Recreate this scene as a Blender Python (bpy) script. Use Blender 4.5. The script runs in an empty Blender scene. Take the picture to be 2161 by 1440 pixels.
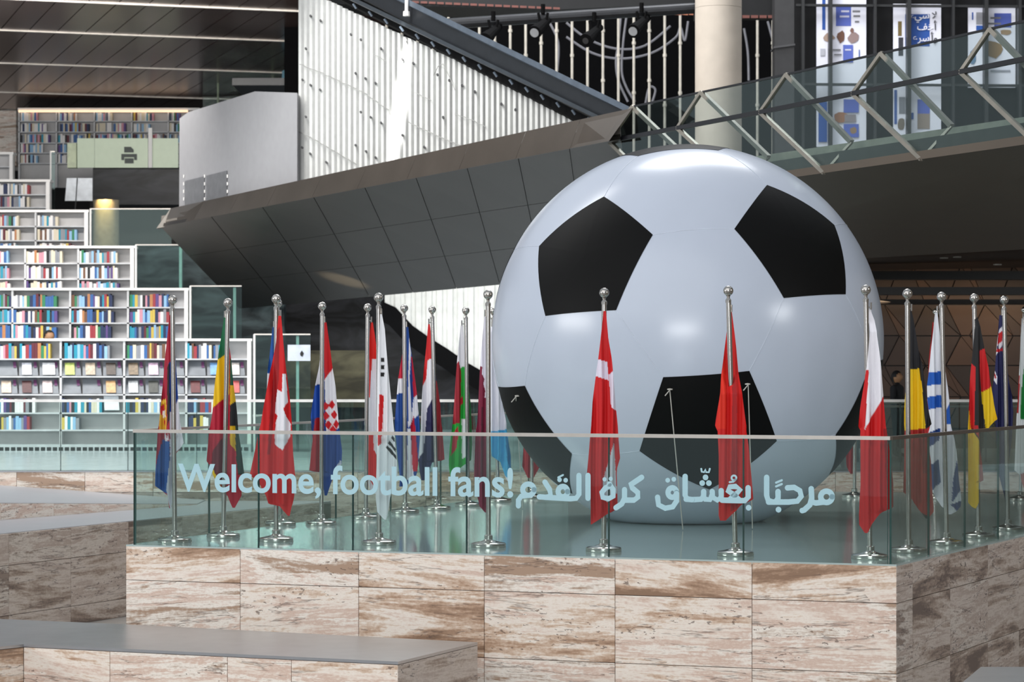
import bpy, bmesh, math, random
from mathutils import Vector, Matrix, Quaternion
random.seed(7)
R = math.radians
# ------------------------------------------------------------------ camera, world, lights
SC = bpy.context.scene
COL = SC.collection
F, CX, CY, CAMZ = 5400.0, 1080.5, 768.0, 1.75
cam = bpy.data.cameras.new('camera'); cam_o = bpy.data.objects.new('camera', cam); COL.objects.link(cam_o)
cam_o.location = (0, 0, CAMZ); cam_o.rotation_euler = (R(90), 0, 0)
cam.sensor_width = 36; cam.lens = F / 2161 * 36; cam.shift_y = (CY - 720) / 2161; cam.clip_end = 300
cam.dof.use_dof = True; cam.dof.focus_distance = 25.0; cam.dof.aperture_fstop = 4.0
SC.camera = cam_o
W = bpy.data.worlds.new('world'); SC.world = W; W.use_nodes = True
W.node_tree.nodes['Background'].inputs[0].default_value = (0.86, 0.92, 1.0, 1)
W.node_tree.nodes['Background'].inputs[1].default_value = 0.47
SC.view_settings.view_transform = 'Standard'; SC.view_settings.look = 'None'
SC.view_settings.exposure = 0.2; SC.view_settings.gamma = 1.0

def area(name, loc, target, sx, sy, power, color=(1, 1, 1)):
    l = bpy.data.lights.new(name, 'AREA'); l.shape = 'RECTANGLE'; l.size = sx; l.size_y = sy
    l.energy = power; l.color = color
    o = bpy.data.objects.new(name, l); COL.objects.link(o); o.location = loc
    o.rotation_euler = (Vector(target) - Vector(loc)).to_track_quat('-Z', 'Y').to_euler()
    return o
area('window_light_left', (-34, 16, 8), (0, 27, 1.5), 16, 4, 2600, (1.0, 0.99, 0.97))
area('window_light_front', (-4, -30, 7.5), (1.5, 27, 1.5), 18, 3.2, 5200, (0.97, 0.98, 1.0))
area('right_face_fill', (15.5, 18, 6), (4.5, 25, -0.5), 5, 1.5, 420, (0.95, 0.98, 1.0))  # added fill lighting the plinth's right face
area('skylight_over_entry', (-9, 4, 17), (0, 26, 0), 38, 24, 2500, (1.0, 0.99, 0.98))
area('skylight_over_shelves', (-12, 35, 17), (-9.5, 56, 3.5), 14, 7, 5600, (1.0, 0.98, 0.95))
area('skylight_over_hall', (4, 46, 24), (1, 50, 5), 14, 8, 4200, (0.97, 0.98, 1.0))
area('upper_shelf_fill', (-9, 51, 9.3), (-9.5, 64, 5.5), 10, 0.6, 900, (1.0, 0.97, 0.93))  # added lamp under the ceiling to brighten the upper bookcase tiers
sl = bpy.data.lights.new('sun_shaft', 'SPOT'); sl.energy = 30000; sl.spot_size = R(8.5); sl.spot_blend = 0.15
sl.shadow_soft_size = 0.05; sl.color = (1, 0.98, 0.94)
slo = bpy.data.objects.new('sun_shaft', sl); COL.objects.link(slo)

# ------------------------------------------------------------------ helpers
def P(x, y, D):
    return Vector(((x - CX) / F * D, D, CAMZ - (y - CY) / F * D))
def G(x, y, z=0.0):
    return P(x, y, (CAMZ - z) * F / (y - CY))
def lin(c):
    if isinstance(c, str):
        c = [int(c[i:i + 2], 16) for i in (1, 3, 5)]
    return tuple(((v / 255) / 12.92 if v / 255 <= 0.04045 else ((v / 255 + 0.055) / 1.055) ** 2.4) for v in c)
MATS = {}
def newmat(name):
    m = bpy.data.materials.new(name); m.use_nodes = True
    return m, m.node_tree.nodes, m.node_tree.links, m.node_tree.nodes['Principled BSDF']
def mat(name, col, rough=0.5, metal=0.0, var=0.12, scale=6.0, spec=0.5, coat=0.0, bump=0.0, emit=None):
    if name in MATS: return MATS[name]
    m, n, l, b = newmat(name); c = lin(col)
    t = n.new('ShaderNodeTexCoord'); z = n.new('ShaderNodeTexNoise'); z.inputs['Scale'].default_value = scale
    z.inputs['Detail'].default_value = 4
    l.new(t.outputs['Object'], z.inputs['Vector'])
    r = n.new('ShaderNodeValToRGB'); l.new(z.outputs['Fac'], r.inputs['Fac'])
    r.color_ramp.elements[0].position = 0.3; r.color_ramp.elements[1].position = 0.7
    r.color_ramp.elements[0].color = tuple(v * (1 - var) for v in c) + (1,)
    r.color_ramp.elements[1].color = tuple(min(1, v * (1 + var)) for v in c) + (1,)
    l.new(r.outputs['Color'], b.inputs['Base Color'])
    b.inputs['Roughness'].default_value = rough; b.inputs['Metallic'].default_value = metal
    b.inputs['Specular IOR Level'].default_value = spec; b.inputs['Coat Weight'].default_value = coat
    if bump:
        u = n.new('ShaderNodeBump'); u.inputs['Strength'].default_value = bump; u.inputs['Distance'].default_value = 0.02
        l.new(z.outputs['Fac'], u.inputs['Height']); l.new(u.outputs['Normal'], b.inputs['Normal'])
    if emit:
        b.inputs['Emission Color'].default_value = lin(emit[0]) + (1,); b.inputs['Emission Strength'].default_value = emit[1]
    MATS[name] = m
    return m
def travertine(name, cols, vein, sat=1.0):
    m, n, l, b = newmat(name)
    def math_(op, a, c=None, d=None):
        k = n.new('ShaderNodeMath'); k.operation = op
        for i_, v in enumerate((a, c, d)):
            if v is None: continue
            if isinstance(v, (int, float)): k.inputs[i_].default_value = v
            else: l.new(v, k.inputs[i_])
        return k.outputs[0]
    oi = n.new('ShaderNodeObjectInfo'); t = n.new('ShaderNodeTexCoord'); rnd = oi.outputs['Random']
    r2 = math_('FRACT', math_('MULTIPLY', rnd, 37.7)); r3 = math_('FRACT', math_('MULTIPLY', rnd, 91.3))
    sx = n.new('ShaderNodeSeparateXYZ'); l.new(t.outputs['Object'], sx.inputs[0])
    slope = math_('MULTIPLY', math_('MULTIPLY_ADD', r2, 0.24, -0.12), sx.outputs[0])
    cb = n.new('ShaderNodeCombineXYZ'); o1 = math_('MULTIPLY', rnd, 97.0); l.new(o1, cb.inputs[0]); l.new(o1, cb.inputs[1]); l.new(math_('ADD', o1, slope), cb.inputs[2])
    ad = n.new('ShaderNodeVectorMath'); ad.operation = 'ADD'; l.new(t.outputs['Object'], ad.inputs[0]); l.new(cb.outputs[0], ad.inputs[1])
    def noise(sc, detail=5, rough=0.55, dist=0.0):
        mp = n.new('ShaderNodeMapping'); mp.inputs['Scale'].default_value = sc; l.new(ad.outputs[0], mp.inputs['Vector'])
        z = n.new('ShaderNodeTexNoise'); z.inputs['Scale'].default_value = 1; z.inputs['Detail'].default_value = detail
        z.inputs['Roughness'].default_value = rough; z.inputs['Distortion'].default_value = dist; l.new(mp.outputs[0], z.inputs['Vector']); return z.outputs['Fac']
    nA = noise((0.5, 0.5, 3.6), 9, 0.66, 0.45); nB = noise((2.0, 2.0, 24), 5, 0.65)
    fac = math_('ADD', math_('ADD', math_('MULTIPLY_ADD', nB, 0.26, -0.13), nA), math_('ADD', math_('MULTIPLY_ADD', r3, 0.26, -0.13), math_('MULTIPLY_ADD', noise((26, 26, 40), 3), 0.12, -0.06)))
    rp = n.new('ShaderNodeValToRGB'); l.new(fac, rp.inputs['Fac']); e = rp.color_ramp.elements
    for i_, (p_, c_) in enumerate(zip((0.30, 0.37, 0.42, 0.47, 0.51, 0.56, 0.62, 0.70), cols)):
        el = e[i_] if i_ < 2 else e.new(p_)
        el.position = p_; el.color = lin(c_) + (1,)
    nC = noise((0.6, 0.6, 6.5), 6, 0.55, 0.3); nM = noise((1.2, 1.2, 2.5), 2)
    va = math_('ABSOLUTE', math_('SUBTRACT', nC, 0.5)); vl = math_('SUBTRACT', 1.0, math_('DIVIDE', va, 0.012)); vl = math_('MAXIMUM', vl, 0.0)
    vl = math_('MULTIPLY', vl, math_('GREATER_THAN', nM, 0.47))
    nP = noise((16, 16, 36), 2); pit = math_('MULTIPLY', math_('GREATER_THAN', nP, 0.645), math_('GREATER_THAN', noise((0.7, 0.7, 2.2), 2), 0.56))
    mk = math_('MULTIPLY', math_('MAXIMUM', vl, pit), 0.7)
    mc = n.new('ShaderNodeMixRGB'); l.new(mk, mc.inputs['Fac']); l.new(rp.outputs['Color'], mc.inputs[1]); mc.inputs[2].default_value = lin(vein) + (1,)
    l.new(mc.outputs[0], b.inputs['Base Color']); b.inputs['Roughness'].default_value = 0.42
    bm_ = n.new('ShaderNodeBump'); bm_.inputs['Strength'].default_value = 0.3; bm_.inputs['Distance'].default_value = 0.01; bm_.invert = True
    l.new(pit, bm_.inputs['Height']); l.new(bm_.outputs['Normal'], b.inputs['Normal'])
    MATS[name] = m
    return m
def marble(name, base, vein, rough=0.25):
    m, n, l, b = newmat(name); t = n.new('ShaderNodeTexCoord')
    mp = n.new('ShaderNodeMapping'); mp.inputs['Scale'].default_value = (0.5, 0.5, 1.6); l.new(t.outputs['Object'], mp.inputs['Vector'])
    z = n.new('ShaderNodeTexNoise'); z.inputs['Scale'].default_value = 1.3; z.inputs['Detail'].default_value = 9; z.inputs['Distortion'].default_value = 1.4
    l.new(mp.outputs[0], z.inputs['Vector'])
    r = n.new('ShaderNodeValToRGB'); l.new(z.outputs['Fac'], r.inputs['Fac'])
    e = r.color_ramp.elements; e[0].position = 0.40; e[0].color = lin(base) + (1,); e[1].position = 0.72; e[1].color = lin(vein) + (1,)
    l.new(r.outputs['Color'], b.inputs['Base Color']); b.inputs['Roughness'].default_value = rough; b.inputs['Specular IOR Level'].default_value = 0.2
    MATS[name] = m
    return m
def glass(name, tint, gloss=1.0):
    m, n, l, b = newmat(name); n.remove(b); out = n['Material Output']
    tr = n.new('ShaderNodeBsdfTransparent'); tr.inputs[0].default_value = tuple(tint) + (1,)
    gl = n.new('ShaderNodeBsdfGlossy'); gl.inputs['Roughness'].default_value = 0.01
    gl.inputs[0].default_value = (0.85, 1, 0.97, 1)
    lw = n.new('ShaderNodeLayerWeight'); lw.inputs['Blend'].default_value = 0.5
    pw = n.new('ShaderNodeMath'); pw.operation = 'POWER'; pw.inputs[1].default_value = 5.0; l.new(lw.outputs['Facing'], pw.inputs[0])
    mu = n.new('ShaderNodeMath'); mu.operation = 'MULTIPLY_ADD'; mu.inputs[1].default_value = 0.9; mu.inputs[2].default_value = 0.035 * gloss
    l.new(pw.outputs[0], mu.inputs[0])
    mx = n.new('ShaderNodeMixShader'); l.new(mu.outputs[0], mx.inputs[0]); l.new(tr.outputs[0], mx.inputs[1]); l.new(gl.outputs[0], mx.inputs[2])
    l.new(mx.outputs[0], out.inputs['Surface'])
    MATS[name] = m
    return m
def attrmat(name, rough=0.8, sheen=0.0, trans=0.0):
    m, n, l, b = newmat(name); a = n.new('ShaderNodeAttribute'); a.attribute_name = 'Col'
    z = n.new('ShaderNodeTexNoise'); z.inputs['Scale'].default_value = 60
    mx = n.new('ShaderNodeMixRGB'); mx.blend_type = 'MULTIPLY'; mx.inputs[0].default_value = 0.12
    l.new(a.outputs['Color'], mx.inputs[1]); l.new(z.outputs['Fac'], mx.inputs[2])
    l.new(mx.outputs[0], b.inputs['Base Color']); b.inputs['Roughness'].default_value = rough
    b.inputs['Sheen Weight'].default_value = sheen
    MATS[name] = m
    return m
def tag(o, label=None, cat=None, group=None, kind=None):
    if label: o['label'] = label
    if cat: o['category'] = cat
    if group: o['group'] = group
    if kind: o['kind'] = kind
    return o
def link(name, me, m, parent=None, smooth=False):
    o = bpy.data.objects.new(name, me); COL.objects.link(o)
    if m is not None and not me.materials: me.materials.append(m)
    if smooth:
        me.polygons.foreach_set('use_smooth', [True] * len(me.polygons))
    if parent:
        o.parent = parent
        o.matrix_parent_inverse = Matrix.Translation(-wloc(parent))
    return o
def wloc(o):
    v = Vector(o.location)
    return v
def mesh(name, vs, fs, m, parent=None, smooth=False):
    me = bpy.data.meshes.new(name); me.from_pydata([tuple(v) for v in vs], [], fs); me.update()
    return link(name, me, m, parent, smooth)
def empty(name, loc, label, cat, group=None):
    o = bpy.data.objects.new(name, None); COL.objects.link(o); o.location = loc; o.empty_display_size = 0.1
    return tag(o, label, cat, group)
class MB:
    def __init__(s): s.v = []; s.f = []; s.c = []
    def add(s, vs, fs, col=None):
        k = len(s.v); s.v += [Vector(v) for v in vs]; s.f += [tuple(i + k for i in f) for f in fs]
        if col is not None: s.c += [col] * len(vs)
        return s
    def box(s, a, b, col=None):
        (x0, y0, z0), (x1, y1, z1) = a, b
        v = [(x0, y0, z0), (x1, y0, z0), (x1, y1, z0), (x0, y1, z0), (x0, y0, z1), (x1, y0, z1), (x1, y1, z1), (x0, y1, z1)]
        return s.add(v, [(3, 2, 1, 0), (4, 5, 6, 7), (0, 1, 5, 4), (1, 2, 6, 5), (2, 3, 7, 6), (3, 0, 4, 7)], col)
    def prism(s, pts, ext, col=None):
        n = len(pts); e = Vector(ext); pts = [Vector(p) for p in pts]
        v = pts + [p + e for p in pts]
        f = [tuple(range(n)), tuple(range(2 * n - 1, n - 1, -1))] + [((i + 1) % n, i, n + i, n + (i + 1) % n) for i in range(n)]
        return s.add(v, f, col)
    def bar(s, a, b, r, n=8, col=None, r2=None):
        a, b = Vector(a), Vector(b); d = (b - a).normalized(); r2 = r if r2 is None else r2
        u = d.orthogonal().normalized(); w = d.cross(u); v = []
        for p, q in ((a, r), (b, r2)):
            v += [p + (u * math.cos(2 * math.pi * i / n) + w * math.sin(2 * math.pi * i / n)) * q for i in range(n)]
        f = [(i, (i + 1) % n, n + (i + 1) % n, n + i) for i in range(n)] + [tuple(range(n))[::-1], tuple(range(n, 2 * n))]
        return s.add(v, f, col)
    def beam(s, a, b, w, h, col=None):
        a, b = Vector(a), Vector(b); d = (b - a).normalized(); up = Vector((0, 0, 1))
        sd = d.cross(up).normalized() * (w / 2); u = sd.cross(d).normalized() * (h / 2)
        v = [p + i * sd + j * u for p in (a, b) for i, j in ((-1, -1), (1, -1), (1, 1), (-1, 1))]
        return s.add(v, [(0, 3, 2, 1), (4, 5, 6, 7), (0, 1, 5, 4), (1, 2, 6, 5), (2, 3, 7, 6), (3, 0, 4, 7)], col)
    def lathe(s, prof, c=(0, 0, 0), n=32, col=None):
        c = Vector(c); k = len(prof)
        v = [c + Vector((r * math.cos(2 * math.pi * i / n), r * math.sin(2 * math.pi * i / n), z)) for i in range(n) for r, z in prof]
        f = [(i * k + j, ((i + 1) % n) * k + j, ((i + 1) % n) * k + j + 1, i * k + j + 1) for i in range(n) for j in range(k - 1)]
        return s.add(v, f, col)
    def tube(s, pts, r, n=6, col=None):
        for a, b in zip(pts, pts[1:]): s.bar(a, b, r, n, col)
        return s
    def build(s, name, m, parent=None, smooth=False):
        me = bpy.data.meshes.new(name); me.from_pydata([tuple(v) for v in s.v], [], s.f); me.update()
        if s.c:
            a = me.color_attributes.new('Col', 'FLOAT_COLOR', 'POINT')
            a.data.foreach_set('color', [q for c in s.c for q in (*c, 1.0)])
        return link(name, me, m, parent, smooth)
def autosmooth(o):
    try:
        me = o.data
        import bmesh
        bm = bmesh.new(); bm.from_mesh(me)
        for e in bm.edges:
            e.smooth = len(e.link_faces) == 2 and e.calc_face_angle(3) < R(35)
        for f in bm.faces: f.smooth = True
        bm.to_mesh(me); bm.free()
    except Exception: pass
    return o

TRAV = travertine('travertine', ['#8d6f58', '#b3937a', '#d3bba6', '#ece2d6', '#e3d3c5', '#cfb3a2', '#efe7dc', '#a98d77'], '#5d4a40')
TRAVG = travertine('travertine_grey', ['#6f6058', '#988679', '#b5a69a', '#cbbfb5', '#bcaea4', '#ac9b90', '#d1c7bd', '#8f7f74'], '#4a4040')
STEEL = mat('brushed_steel', '#bdb9b3', 0.17, 1.0, 0.05, 40)
STEELFLOOR = mat('polished_steel_floor', '#b9c9c6', 0.11, 0.3, 0.04, 3)
STEELTOP = mat('satin_steel_top', '#b9babd', 0.3, 0.9, 0.05, 5)
RAILM = mat('rail_steel', '#c9c3bb', 0.35, 0.6, 0.05, 10)
CORE = mat('concrete_core', '#5f5852', 0.8)
BLACK = mat('black_matt', '#0b0b0c', 0.5, 0, 0.1)
DARKM = mat('dark_grey_paint', '#1d1e20', 0.45)
WHITE = mat('white_shelf', '#f1efec', 0.5, 0, 0.02)
SHELFBACK = mat('shelf_back', '#b3b2b2', 0.6, 0, 0.04)
GREYSH = mat('grey_shelf', '#8f9398', 0.55, 0, 0.05)
GLASSG = glass('green_glass', (0.89, 0.935, 0.925), 1.0)
GLASSB = glass('pale_green_glass', (0.84, 0.91, 0.89), 1.2)
GLASSD = glass('dark_glass', (0.83, 0.87, 0.86), 0.9)
EDGE = mat('glass_edge', '#2c4a45', 0.2)
MARB = marble('black_marble', '#060607', '#37393e', 0.35)
MARBG = marble('dark_green_marble', '#151b1d', '#465254', 0.35)
CLOTH = attrmat('flag_cloth', 0.7, 0.0)
BOOKA = attrmat('book_covers', 0.6)
PRINTA = attrmat('printed_colour', 0.6)

# ------------------------------------------------------------------ floor, far walls
FL = -1.45
fo = MB().box((-40, -12, FL - 0.2), (40, 37.4, FL)).build('floor', mat('hall_floor', '#8d8984', 0.35)); tag(fo, kind='structure')
fo = MB().box((-40, 37.7, -0.3), (40, 95, 0.1)).build('floor_back', mat('pale_floor', '#b9c1c4', 0.25)); tag(fo, kind='structure')
wb = MB().box((-45, 95, -2), (45, 95.5, 30)).build('wall_back', mat('far_wall', '#1a1817', 0.8)); tag(wb, kind='structure')

wr = MB().box((16, -10, FL), (16.4, 48, 15)).build('wall_right_block', mat('side_wall', '#7d766e', 0.7)); tag(wr, kind='structure')  # unseen wall added to cut the light from the right

# ------------------------------------------------------------------ stone plinth with the steel top
PL, PR = G(266, 1150), G(1892, 1192)
RD = (G(2161, 1130) - PR).normalized(); PRB = PR + RD * 12.6
PLB = Vector((PL.x + 0.40 * 11.4, PL.y + 11.4, 0))
FD = (PR - PL).normalized(); FN = Vector((FD.y, -FD.x, 0))
plinth = empty('stone_plinth', ((PL + PR) / 2).to_tuple()[:2] + (FL,), 'large travertine-clad plinth with a polished steel top under the giant ball', 'plinth')
T = 0.03
inn = [PL + RD * 0.04 + FD * 0.04, PR + RD * 0.04 - FD * 0.04, PRB, PLB]
MB().prism([Vector((p.x, p.y, FL)) for p in inn], (0, 0, -FL - 0.03)).build('core', CORE, plinth)
MB().prism([Vector((p.x, p.y, -0.03)) for p in (PL, PR, PRB, PLB)], (0, 0, 0.03)).build('steel_top', STEELFLOOR, plinth)
def ray_plane(x, p0, nrm):
    d = Vector(((x - CX) / F, 1, 0)); o = Vector((0, 0, 0))
    t = (p0.x * nrm.x + p0.y * nrm.y) / (d.x * nrm.x + d.y * nrm.y)
    return Vector((d.x * t, d.y * t, 0))
def tiles(parent, p0, dirv, cuts, zs, m, th=0.03, gap=0.003, name='stone_tile', jit=0.0):
    nrm = Vector((dirv.y, -dirv.x, 0))
    for (s0, s1) in zip(cuts, cuts[1:]):
        for (z0, z1) in zip(zs, zs[1:]):
            a = p0 + dirv * (s0 + gap); b = p0 + dirv * (s1 - gap); off = nrm * random.uniform(0, jit)
            q = [a + off, b + off, b - nrm * th, a - nrm * th]
            MB().prism([Vector((v.x, v.y, z1 + gap)) for v in q], (0, 0, z0 - z1 - 2 * gap)).build(name, m, parent)
fc = [(ray_plane(x, PL, FN) - PL).dot(FD) for x in (266, 507, 757, 1022, 1298, 1587, 1892)]
ZR = [-0.012, -0.34, -0.955, FL]
tiles(plinth, Vector((PL.x, PL.y, 0)), FD, fc, ZR, TRAV, jit=0.002)
RN = Vector((RD.y, -RD.x, 0))
rc = [(ray_plane(x, PR, RN) - PR).dot(RD) for x in (1892, 1926, 2005, 2085, 2150)]
while rc[-1] < 12.4: rc.append(rc[-1] + 1.2)
rc[0] = 0.0
tiles(plinth, Vector((PR.x, PR.y, 0)), RD, rc, ZR, TRAVG, jit=0.002)
lc = [i * 1.2 for i in range(10)]
LD = (PLB - PL).normalized()
tiles(plinth, Vector((PLB.x, PLB.y, 0)), -LD, lc, ZR, TRAVG)

# ------------------------------------------------------------------ terraces on the left and behind
ZA = -0.25
def terrace(name, label, pts, z0, z1s, m_top, tilem, face, tw, zs, start=0.0):
    t = empty(name, (pts[0].x, pts[0].y, z0), label, 'terrace')
    MB().add([Vector((p.x, p.y, z0)) for p in pts] + [Vector((p.x, p.y, z - 0.03)) for p, z in zip(pts, z1s)],
             [tuple(range(len(pts)))[::-1], tuple(range(len(pts), 2 * len(pts)))] +
             [(i, (i + 1) % len(pts), len(pts) + (i + 1) % len(pts), len(pts) + i) for i in range(len(pts))]).build('core', CORE, t)
    n = len(pts)
    MB().add([Vector((p.x, p.y, z - 0.03)) for p, z in zip(pts, z1s)] + [Vector((p.x, p.y, z)) for p, z in zip(pts, z1s)],
             [tuple(range(n))[::-1], tuple(range(n, 2 * n))] + [(i, (i + 1) % n, n + (i + 1) % n, n + i) for i in range(n)]).build('top_slab', m_top, t)
    return t
PALETOP = mat('pale_stone_top', '#93959a', 0.35, 0.2, 0.03, 2)
a0, a1 = G(0, 1127, ZA), G(660, 1062, ZA); ad = (a1 - a0).normalized()
A0 = a0 - ad * 3.5; A1 = a0 + ad * ((37.2 - a0.y) / ad.y)
ta = terrace('terrace_step', 'grey travertine wall left of the plinth, pale slab on top', [A0, A1, Vector((A1.x, 37.3, 0)), Vector((A0.x - 8, 37.3, 0)), Vector((A0.x - 8, A0.y, 0))], FL, [ZA] * 5, PALETOP, None, None, None, None)
m145 = ray_plane(145, a0, Vector((ad.y, -ad.x, 0))); s145 = (m145 - A0).dot(ad)
cuts = [s145 + k * 1.25 for k in range(-4, 8)]; cuts = [c for c in cuts if -0.3 < c < (A1 - A0).length]
an = Vector((ad.y, -ad.x, 0))
tiles(ta, Vector((A0.x, A0.y, 0)) + an * 0.032, ad, cuts, [ZA - 0.005, -0.63, -1.22, FL], TRAVG, jit=0.002)
# ramp wedge on top of it
b0, b1 = G(-120, 1107, ZA), G(415, 1065.5, ZA)
bd = (b1 - b0); bdn = bd.normalized()
tb = empty('ramp_step', b0, 'low travertine ramp wedge on the terrace left of the plinth', 'ramp')
bq = [b0, b1, Vector((b1.x, 37.35, ZA)), Vector((b0.x - 1, 37.35, ZA))]
hz = [0.26, 0.0, 0.0, 0.26]
ztop = lambda i: ZA + hz[i]
MB().add([bq[0], bq[1], bq[2], bq[3], bq[0] + Vector((0, 0, 0.27)), bq[1] + Vector((0, 0, 0.012)), bq[2] + Vector((0, 0, 0.012)), bq[3] + Vector((0, 0, 0.27))],
         [(4, 5, 6, 7), (0, 1, 5, 4), (1, 2, 6, 5), (2, 3, 7, 6), (3, 0, 4, 7), (3, 2, 1, 0)]).build('top_slab', PALETOP, tb)
L_ = bd.length
for k in range(5):
    s0, s1 = k / 5 + 0.0008, (k + 1) / 5 - 0.0008
    bn = Vector((bdn.y, -bdn.x, 0)) * 0.025
    q0, q1 = b0 + bd * s0, b0 + bd * s1; h0, h1 = 0.262 * (1 - s0), 0.262 * (1 - s1) + 0.004
    MB().prism([q0, q1, q1 + Vector((0, 0, h1)), q0 + Vector((0, 0, h0))], bn).build('stone_tile', TRAV, tb)
# wall C right across at the back
DC = 37.5
tc = empty('stone_parapet', (0, DC, -0.4), 'long low travertine step running behind the plinth, glass railing on it', 'step')
MB().box((-13, DC + 0.03, FL), (14, DC + 0.4, 0.155)).build('core', CORE, tc)
for k in range(27):
    x0 = -12.55 + k * 1.0 + 0.29
    MB().box((x0 + 0.003, DC, -0.13), (x0 + 0.997, DC + 0.03, 0.16)).build('stone_tile', TRAV, tc)
    MB().box((x0 + 0.003, DC, -0.8), (x0 + 0.997, DC + 0.03, -0.135)).build('stone_tile', TRAVG, tc)
MB().box((-13, DC - 0.01, 0.16), (14, DC + 0.42, 0.175)).build('top_slab', PALETOP, tc)

# ------------------------------------------------------------------ benches
ZB = -0.72
def bench(name, label, pxs, face_cuts, loc):
    t = empty(name, loc, label, 'bench')
    q = [G(x, y, ZB) for x, y in pxs]
    MB().prism([Vector((p.x, p.y, ZB - 0.025)) for p in q], (0, 0, 0.025)).build('steel_top', STEELTOP, t)
    c = sum(q, Vector()) / len(q)
    MB().prism([Vector((c.x + (p.x - c.x) * 0.98, c.y + (p.y - c.y) * 0.96, FL)) for p in q], (0, 0, ZB - 0.03 - FL)).build('core', CORE, t)
    for (i, cuts_, m) in face_cuts:
        p0, p1 = q[i], q[(i + 1) % len(q)]; d = (p1 - p0).normalized(); L = (p1 - p0).length
        nrm = Vector((d.y, -d.x, 0))
        if cuts_ is None: cs = [L * k / max(1, round(L / 1.2)) for k in range(max(1, round(L / 1.2)) + 1)]
        else: cs = [max(0, (ray_plane(x, p0, nrm) - p0).dot(d)) for x in cuts_]
        tiles(t, Vector((p0.x, p0.y, 0)), d, cs, [ZB - 0.027, FL], m, th=0.03)
    return t
bench('stone_bench', 'long travertine bench with a satin steel top in front of the plinth',
      [(-420, 1400), (-60, 1372), (50, 1360), (840, 1397), (1008, 1356), (265, 1318), (0, 1307), (-420, 1292)],
      [(0, None, TRAV), (1, None, TRAV), (2, (50, 232, 480, 615, 840), TRAV), (3, None, TRAVG)], (-2, 21.5, FL))
bench('stone_bench', 'steel-topped bench corner at the lower right edge, beside the plinth',
      [(1960, 1500), (2330, 1500), (2330, 1408), (2070, 1408)], [(0, None, TRAV)], (4, 20, FL))

# ------------------------------------------------------------------ glass railing round the plinth
def railing(name, label, p0, p1, h, cuts, glassm, railm, cat='railing', rail_r=0.016, z0=0.0, th=0.018, edge_first=False, group=None):
    t = empty(name, (p0.x, p0.y, z0), label, cat, group)
    d = (p1 - p0); L = d.length; d = d.normalized(); nrm = Vector((d.y, -d.x, 0))
    for s0, s1 in zip(cuts, cuts[1:]):
        a = p0 + d * (s0 + 0.006); b = p0 + d * (s1 - 0.006)
        q = [a - nrm * th / 2, b - nrm * th / 2, b + nrm * th / 2, a + nrm * th / 2]
        g = MB().prism([Vector((v.x, v.y, z0)) for v in q], (0, 0, h - 0.01)).build('glass_pane', glassm, t)
        for e, (u0, u1) in enumerate(((s0 + 0.002, s0 + 0.006), (s1 - 0.006, s1 - 0.002))):
            a2 = p0 + d * u0; b2 = p0 + d * u1
            q = [a2 - nrm * th / 2, b2 - nrm * th / 2, b2 + nrm * th / 2, a2 + nrm * th / 2]
            MB().prism([Vector((v.x, v.y, z0)) for v in q], (0, 0, h - 0.012)).build('pane_edge', EDGE, g)
    MB().beam(p0 + Vector((0, 0, z0 + h)), p1 + Vector((0, 0, z0 + h)), 0.04, rail_r * 2).build('top_rail', railm, t)
    return t
ins = 0.02
RL0 = PL + RD * ins + FD * 0.07; RR0 = PR + RD * ins - FD * 0.06
RRB = PRB - RD * 0.3 - FD * 0.09; RLB = Vector((RL0.x + 0.40 * 11.0, RL0.y + 11.0, 0))
HR = 1.1
fl = (RR0 - RL0).length
fcuts = [(ray_plane(x, RL0, FN) - RL0).dot(FD) for x in (546, 745, 985, 1285, 1569)]
railing('glass_railing', 'front glass railing of the plinth carrying pale blue welcome lettering', RL0, RR0, HR, [0] + fcuts + [fl - 0.02], GLASSG, RAILM)
rl = (RRB - RR0).length
rcuts = [(ray_plane(x, RR0, RN) - RR0).dot((RRB - RR0).normalized()) for x in (1960, 2037, 2108)]
while rcuts[-1] + 1.3 < rl: rcuts.append(rcuts[-1] + 1.3)
railing('glass_railing', 'side glass railing on the right edge of the plinth with a dark rail', RR0, RRB, HR, [0] + rcuts + [rl], GLASSD, mat('dark_rail', '#5a5047', 0.4, 0.5))
ll = (RLB - RL0).length
railing('glass_railing', 'side glass railing along the left edge of the plinth, seen edge-on', RL0 + Vector((0.0, 0.1, 0)), RLB, HR, [ll * k / 8 for k in range(9)], GLASSB, RAILM, rail_r=0.012)
# dark corner edges
for p, nm in ((RL0, 'a'), (RR0, 'b')):
    pass

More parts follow.
